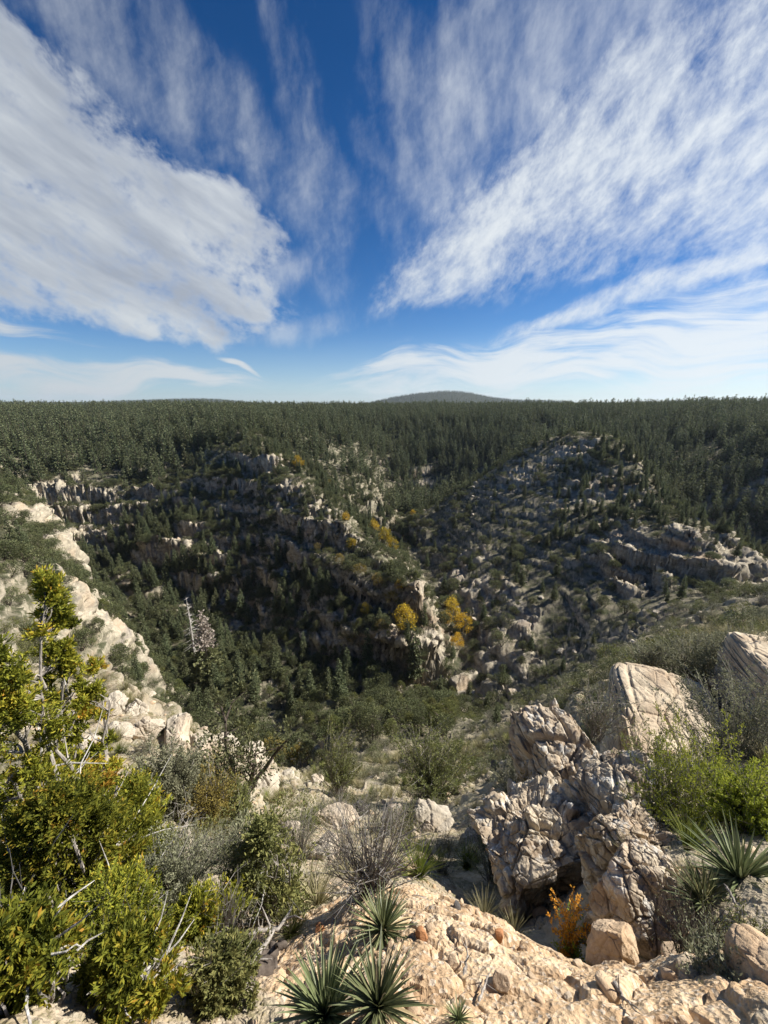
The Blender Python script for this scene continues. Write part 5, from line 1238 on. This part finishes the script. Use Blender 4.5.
# tall one at the left edge: top at (45, 590)
def stand(u, v, depth, utop, vtop, slack=1.0):
    """a foot on the ground under (u, v) at this depth, and the height that brings the top to (utop, vtop)"""
    q = on_ray(u, v, depth) if depth else at(u, v); a = (utop - 384) / FPX; bb = (512 - vtop) / FPX; d = Vector((a, _cs + bb * _sn, -_sn + bb * _cs)); k = math.hypot(q.x, q.y) / math.hypot(d.x, d.y)
    b = Vector((d.x * k, d.y * k, gz(d.x * k, d.y * k))); rr = math.hypot(b.x, b.y) / math.hypot(d.x, d.y)
    return b, d.z * rr - b.z
b, h = stand(38, 760, 4.6, 44, 580); put_juniper(b, h, px(74, on_ray(38, 700, 4.6)), 3, 'tall pointed juniper with orange-tinged tips at the left edge', nleaf=330, trunk=.05, nclump=95, cl=.105, leafL=.05, bare=12, tb=.09)
b, h = stand(-8, 800, 3.6, -8, 650); put_juniper(b, h, px(120, on_ray(0, 760, 3.6)), 6, 'juniper cut by the left edge, between the tall and the broad one', nleaf=330, trunk=.05, nclump=90, cl=.10, leafL=.042, bare=12, tb=.09)
b, h = stand(45, 930, 2.7, 50, 800); put_juniper(b, h, px(185, on_ray(60, 900, 2.7)), 8, 'broad bright yellow-green juniper filling the lower left corner', nleaf=380, trunk=.04, nclump=125, cl=.078, leafL=.030, bare=24, tb=.03)
b, h = stand(125, 880, 3.6, 128, 792); put_juniper(b, h, px(75, on_ray(125, 850, 3.6)), 9, 'small dark-tipped juniper right behind the broad one', nleaf=300, trunk=.03, nclump=70, cl=.17, leafL=.032, bare=4)
b, h = stand(105, 990, 2.3, 110, 900); put_juniper(b, h, px(110, on_ray(105, 960, 2.3)), 10, 'low juniper skirt under the broad one at the bottom edge', nleaf=330, trunk=.03, nclump=90, cl=.14, leafL=.024, bare=6)
b, h = stand(192, 1000, 2.5, 196, 905); put_juniper(b, h, px(62, on_ray(192, 960, 2.5)), 14, 'young yellow-green juniper left of the fallen dead wood', nleaf=280, trunk=.02, nclump=60, cl=.17, leafL=.024, bare=3)
b, h = stand(268, 915, 3.0, 262, 828); put_juniper(b, h, px(80, on_ray(268, 880, 3.0)), 15, 'loose olive-green juniper bush above the fallen dead wood', mat_='olive', nleaf=190, trunk=.02, nclump=60, cl=.17, leafL=.030, bare=8)

b, h = stand(20, 1000, None, 20, 960); put_juniper(b, max(h, .35), px(120, b), 17, 'low juniper spreading over the bottom left corner', nleaf=330, trunk=.03, nclump=60, cl=.10, leafL=.024, bare=14)
b, h = stand(120, 1008, None, 120, 965); put_juniper(b, max(h, .3), px(110, b), 18, 'low juniper at the bottom edge between the corner one and the young one', nleaf=300, trunk=.03, nclump=50, cl=.10, leafL=.022, bare=12)
b, h = stand(222, 1018, 1.75, 222, 960); put_juniper(b, h, px(60, on_ray(222, 1000, 1.75)), 19, 'small olive juniper at the bottom edge left of the yuccas', mat_='olive', nleaf=200, trunk=.02, nclump=50, cl=.15, leafL=.020, bare=6)
# shrubs one can single out
def put_broom(u, v, hpx, wpx, m, seed, lb, depth=None, name='shrub', leafy=1.0, nst=70, lpm=60, leaf=.03, st='twig', rad=.006, wide=.35, cat='shrub'):
    p = on_ray(u, v, depth) if depth else at(u, v); h = px(hpx, p) * min(1.7, up_h(p)); w = px(wpx, p); c, t = broom(seed, h, w, nst, leaf, lpm, rad, wide, leafy)
    th = thing(name, (p.x, p.y, p.z - .03), label=lb, cat=cat)
    if c.n: link('foliage', c.mesh('foliage'), M[m], th)
    link('stems', t.mesh('stems'), M[st], th)
put_broom(690, 855, 112, 100, 'lime', 501, 'tall bright green bush in front of the long slab', 4.2, nst=90, lpm=90, leaf=.028)
put_broom(742, 835, 70, 70, 'lime', 502, 'yellow-green bush at the right edge above the large yucca', 3.6, nst=80, lpm=90, leaf=.026, wide=.5)
put_broom(655, 842, 90, 60, 'lime', 503, 'upright green sprays left of the tall green bush', 4.4, nst=50, lpm=70, leaf=.026)
put_broom(735, 790, 120, 130, 'sage', 504, 'large grey-green bush behind the bright green ones at the right edge', 5.5, nst=130, lpm=80, leaf=.04)
put_broom(700, 690, 55, 85, 'sage', 505, 'grey-green bush standing on the back of the long slab', 9.5, nst=110, lpm=70, leaf=.06, rad=.01)
put_broom(650, 682, 45, 40, 'sage', 506, 'pale upright bush at the far left corner of the long slab', 9.5, nst=60, lpm=60, leaf=.05, rad=.01)
put_broom(745, 690, 60, 70, 'sage', 507, 'grey-green bush between the two tan slabs', 8.6, nst=100, lpm=70, leaf=.055, rad=.01)
put_broom(595, 735, 58, 50, 'sage', 508, 'dark-stemmed open bush on top of the knobbly outcrop', 7.4, nst=40, lpm=26, leaf=.045, rad=.010)
put_broom(372, 890, 70, 95, 'sage', 509, 'bare grey bush at the top of the knoll', leafy=.15, nst=110, lpm=20, leaf=.02, rad=.005, name='bare_shrub', cat='bare shrub')
put_broom(345, 872, 55, 70, 'sage', 510, 'bare grey bush left of the one on the knoll', leafy=.2, nst=70, lpm=20, leaf=.02, rad=.005, name='bare_shrub', cat='bare shrub')
put_broom(172, 815, 58, 60, 'sage', 511, 'soft grey-green rounded bush below the twisted juniper', nst=160, lpm=90, leaf=.07, rad=.012)
put_broom(212, 826, 46, 50, 'dull_gold', 512, 'yellowish bush right of the soft grey-green one', nst=90, lpm=50, leaf=.06, rad=.012)
put_broom(238, 822, 34, 36, 'olive', 513, 'small olive bush beside the yellowish one', nst=70, lpm=60, leaf=.06, rad=.012)
put_broom(340, 795, 62, 34, 'olive', 514, 'narrow yellow-green bush standing in the middle of the slope', nst=60, lpm=80, leaf=.09, rad=.02)
put_broom(430, 800, 56, 80, 'olive', 515, 'wide dark olive thicket behind the flat-topped boulder', nst=140, lpm=70, leaf=.09, rad=.02)
put_broom(563, 965, 62, 16, 'orange', 516, 'slender orange-leaved plant standing in the gully right of the knoll', 2.9, nst=12, lpm=90, leaf=.020, rad=.004, wide=.5, cat='plant', name='autumn_plant')
put_broom(570, 958, 40, 34, 'lime', 517, 'small green plant at the foot of the orange-leaved one', 2.9, nst=14, lpm=40, leaf=.020, rad=.003, wide=.5, cat='plant', name='green_plant')
put_broom(492, 880, 62, 46, 'sage', 518, 'dark dry bush in the hollow between knoll and outcrop', nst=70, lpm=40, leaf=.028)
put_broom(535, 820, 60, 36, 'dull_gold', 519, 'yellowing thin bush on the left edge of the outcrop', 6.2, nst=30, lpm=26, leaf=.04, rad=.006)
put_broom(300, 860, 40, 60, 'sage', 520, 'grey tangled brush above the pale blocks', leafy=.3, nst=80, lpm=30, leaf=.03, name='bare_shrub', cat='bare shrub')

put_broom(686, 965, 60, 70, 'sage', 521, 'added dark tangled dry brush giving shade under the right-hand yuccas', 2.1, leafy=.3, nst=90, lpm=20, leaf=.016, rad=.003, name='bare_shrub', cat='bare shrub', st='bark')  # dark brush added to shade and darken the ground below the yuccas
put_broom(738, 975, 60, 60, 'olive', 522, 'added dark olive brush for shade at the right edge below the large yucca', 2.0, leafy=.6, nst=80, lpm=50, leaf=.016, rad=.003, st='bark')  # second added bush, dark so the lower right corner falls into shade
put_broom(650, 800, 70, 60, 'olive', 523, 'dark green bush rooted between outcrop and long slab', 5.2, nst=60, lpm=60, leaf=.035)
put_broom(22, 1010, 110, 60, 'sage', 524, 'silvery dead stems in the bottom left corner', 2.0, leafy=.1, nst=60, lpm=20, leaf=.016, rad=.005, name='bare_shrub', cat='bare shrub', st='twig')
put_broom(228, 940, 50, 50, 'sage', 525, 'grey dead twigs between the two young junipers', leafy=.1, nst=60, lpm=20, leaf=.016, rad=.003, name='bare_shrub', cat='bare shrub')
put_broom(440, 872, 36, 40, 'sage', 526, 'small grey bush between the two bright tussocks', leafy=.8, nst=60, lpm=40, leaf=.02, rad=.003)
for k, (u, v, hp, wp, dp, m, lf, lb) in enumerate([
    (30, 1000, 70, 70, 1.9, 'olive', 1, 'green brush at the bottom edge under the broad juniper'), (88, 1012, 60, 70, 1.8, 'near_juniper', 1, 'bright green sprays at the bottom edge, right of the brush under the broad juniper'),
    (150, 1000, 70, 60, 1.9, 'near_juniper', 1, 'yellow-green sprays at the bottom edge, left of the young juniper'), (215, 1016, 60, 60, 1.75, 'olive', .7, 'olive brush at the bottom edge under the young juniper'),
    (180, 905, 60, 60, 2.7, 'sage', .8, 'grey-green brush behind the young juniper'), (120, 955, 60, 70, 2.2, 'near_juniper', 1, 'green sprays between the low skirt and the young juniper'),
    (250, 890, 50, 60, 3.0, 'sage', .6, 'pale brush left of the loose olive-green juniper'), (720, 1005, 50, 70, 1.7, 'sage', .5, 'pale dry brush at the bottom right corner'),
    (520, 800, 30, 60, None, 'sage', 1, 'rounded pale green brush on the slope left of the outcrop'), (500, 745, 16, 40, None, 'sage', 1, 'round brush high on the open slope'), (545, 735, 20, 40, None, 'olive', 1, 'green brush above the outcrop on the open slope')]):
    put_broom(u, v, hp, wp, m, 540 + k, lb, dp, leafy=lf, nst=90, lpm=70, leaf=.02 * (1 if dp else 2.5), rad=.003 * (1 if dp else 3))
# fallen dead wood left of the bedrock, thin dead sticks
def log_piece(pts, r0, lb, name='dead_branch', seed=1, m='grey_bark'):
    g = np.random.default_rng(seed); t = QB(); P = np.array(pts); s = np.linspace(0, 1, 14)
    k = np.linspace(0, 1, len(P)); Q = np.stack([np.interp(s, k, P[:, i]) for i in range(3)], 1) + g.normal(0, r0 * .35, (14, 3))
    t.tube(Q, r0 * np.where((s == 0) | (s == 1), .03, (1.1 - .9 * s) * g.uniform(.8, 1.2, 14)), 8)
    for i in range(4, 13, 3):
        d = g.normal(0, 1, 3); d[2] = abs(d[2]); L = r0 * g.uniform(3, 9); d /= np.linalg.norm(d); t.tube([Q[i], Q[i] + d * L * .5, Q[i] + d * L + g.normal(0, r0, 3)], [r0 * .4, r0 * .28, r0 * .1], 5)
    me = t.mesh(name, True); c0 = P[0]; o = link(name, me, M[m]); tag(o, lb, 'dead branch')
def gp(u, v, up=.03): q = at(u, v); return (q.x, q.y, q.z + up)
log_piece([gp(232, 1000), gp(250, 975, .06), gp(268, 955, .10), gp(285, 940, .16), gp(296, 925, .2)], .020, 'thick bleached dead branch lying beside the tan bedrock', seed=2)
log_piece([gp(245, 985), gp(268, 962, .05), gp(290, 950, .06)], .045, 'dark weathered log under the bleached branch', seed=3, m='bark')
log_piece([gp(250, 945, .1), gp(270, 942, .12), gp(292, 938, .12)], .012, 'thin grey branch crossing the bleached one', seed=4)
log_piece([gp(463, 980), gp(467, 965, .05), gp(466, 950, .05)], .007, 'short white stick on the knoll', seed=5)
log_piece([gp(478, 1008), gp(485, 990, .03), gp(490, 975, .03)], .006, 'thin grey stick on the knoll below the pale square stone', seed=6)
log_piece([gp(612, 985), gp(622, 1000, .02), gp(640, 1015, .02)], .009, 'grey stick at the bottom of the gully', seed=7)
log_piece([on_ray(724, 882, 2.3), on_ray(736, 905, 2.2), on_ray(742, 930, 2.15)], .008, 'white forked twig hanging over the large right-hand yucca', seed=8)
log_piece([gp(0, 905, .5), gp(30, 860, .6), gp(42, 830, .7)], .02, 'bare silver limb rising out of the broad juniper', seed=9)
log('hero done')
# ------------------------------------------------------------------ the air
def haze():
    bm_v = [(x, y, z) for z in (-140.0, 175.0) for y in (-9400.0, 9400.0) for x in (-9400.0, 9400.0)]
    me = bpy.data.meshes.new('haze'); me.from_pydata(bm_v, [], [(0, 2, 3, 1), (4, 5, 7, 6), (0, 1, 5, 4), (2, 6, 7, 3), (0, 4, 6, 2), (1, 3, 7, 5)]); me.update()
    m = bpy.data.materials.new('haze'); m.use_nodes = True; m.node_tree.nodes.clear(); N = NT(m.node_tree)
    p = N.n.new('ShaderNodeVolumePrincipled'); p.inputs['Color'].default_value = (0.72, 0.84, 1.0, 1); p.inputs['Density'].default_value = 0.000045; p.inputs['Anisotropy'].default_value = 0.2
    o = N.n.new('ShaderNodeOutputMaterial'); N.l.new(p.outputs[0], o.inputs['Volume'])
    ob = link('haze', me, m); tag(ob, 'thin pale haze in the air of the canyon', kind='stuff')
haze()
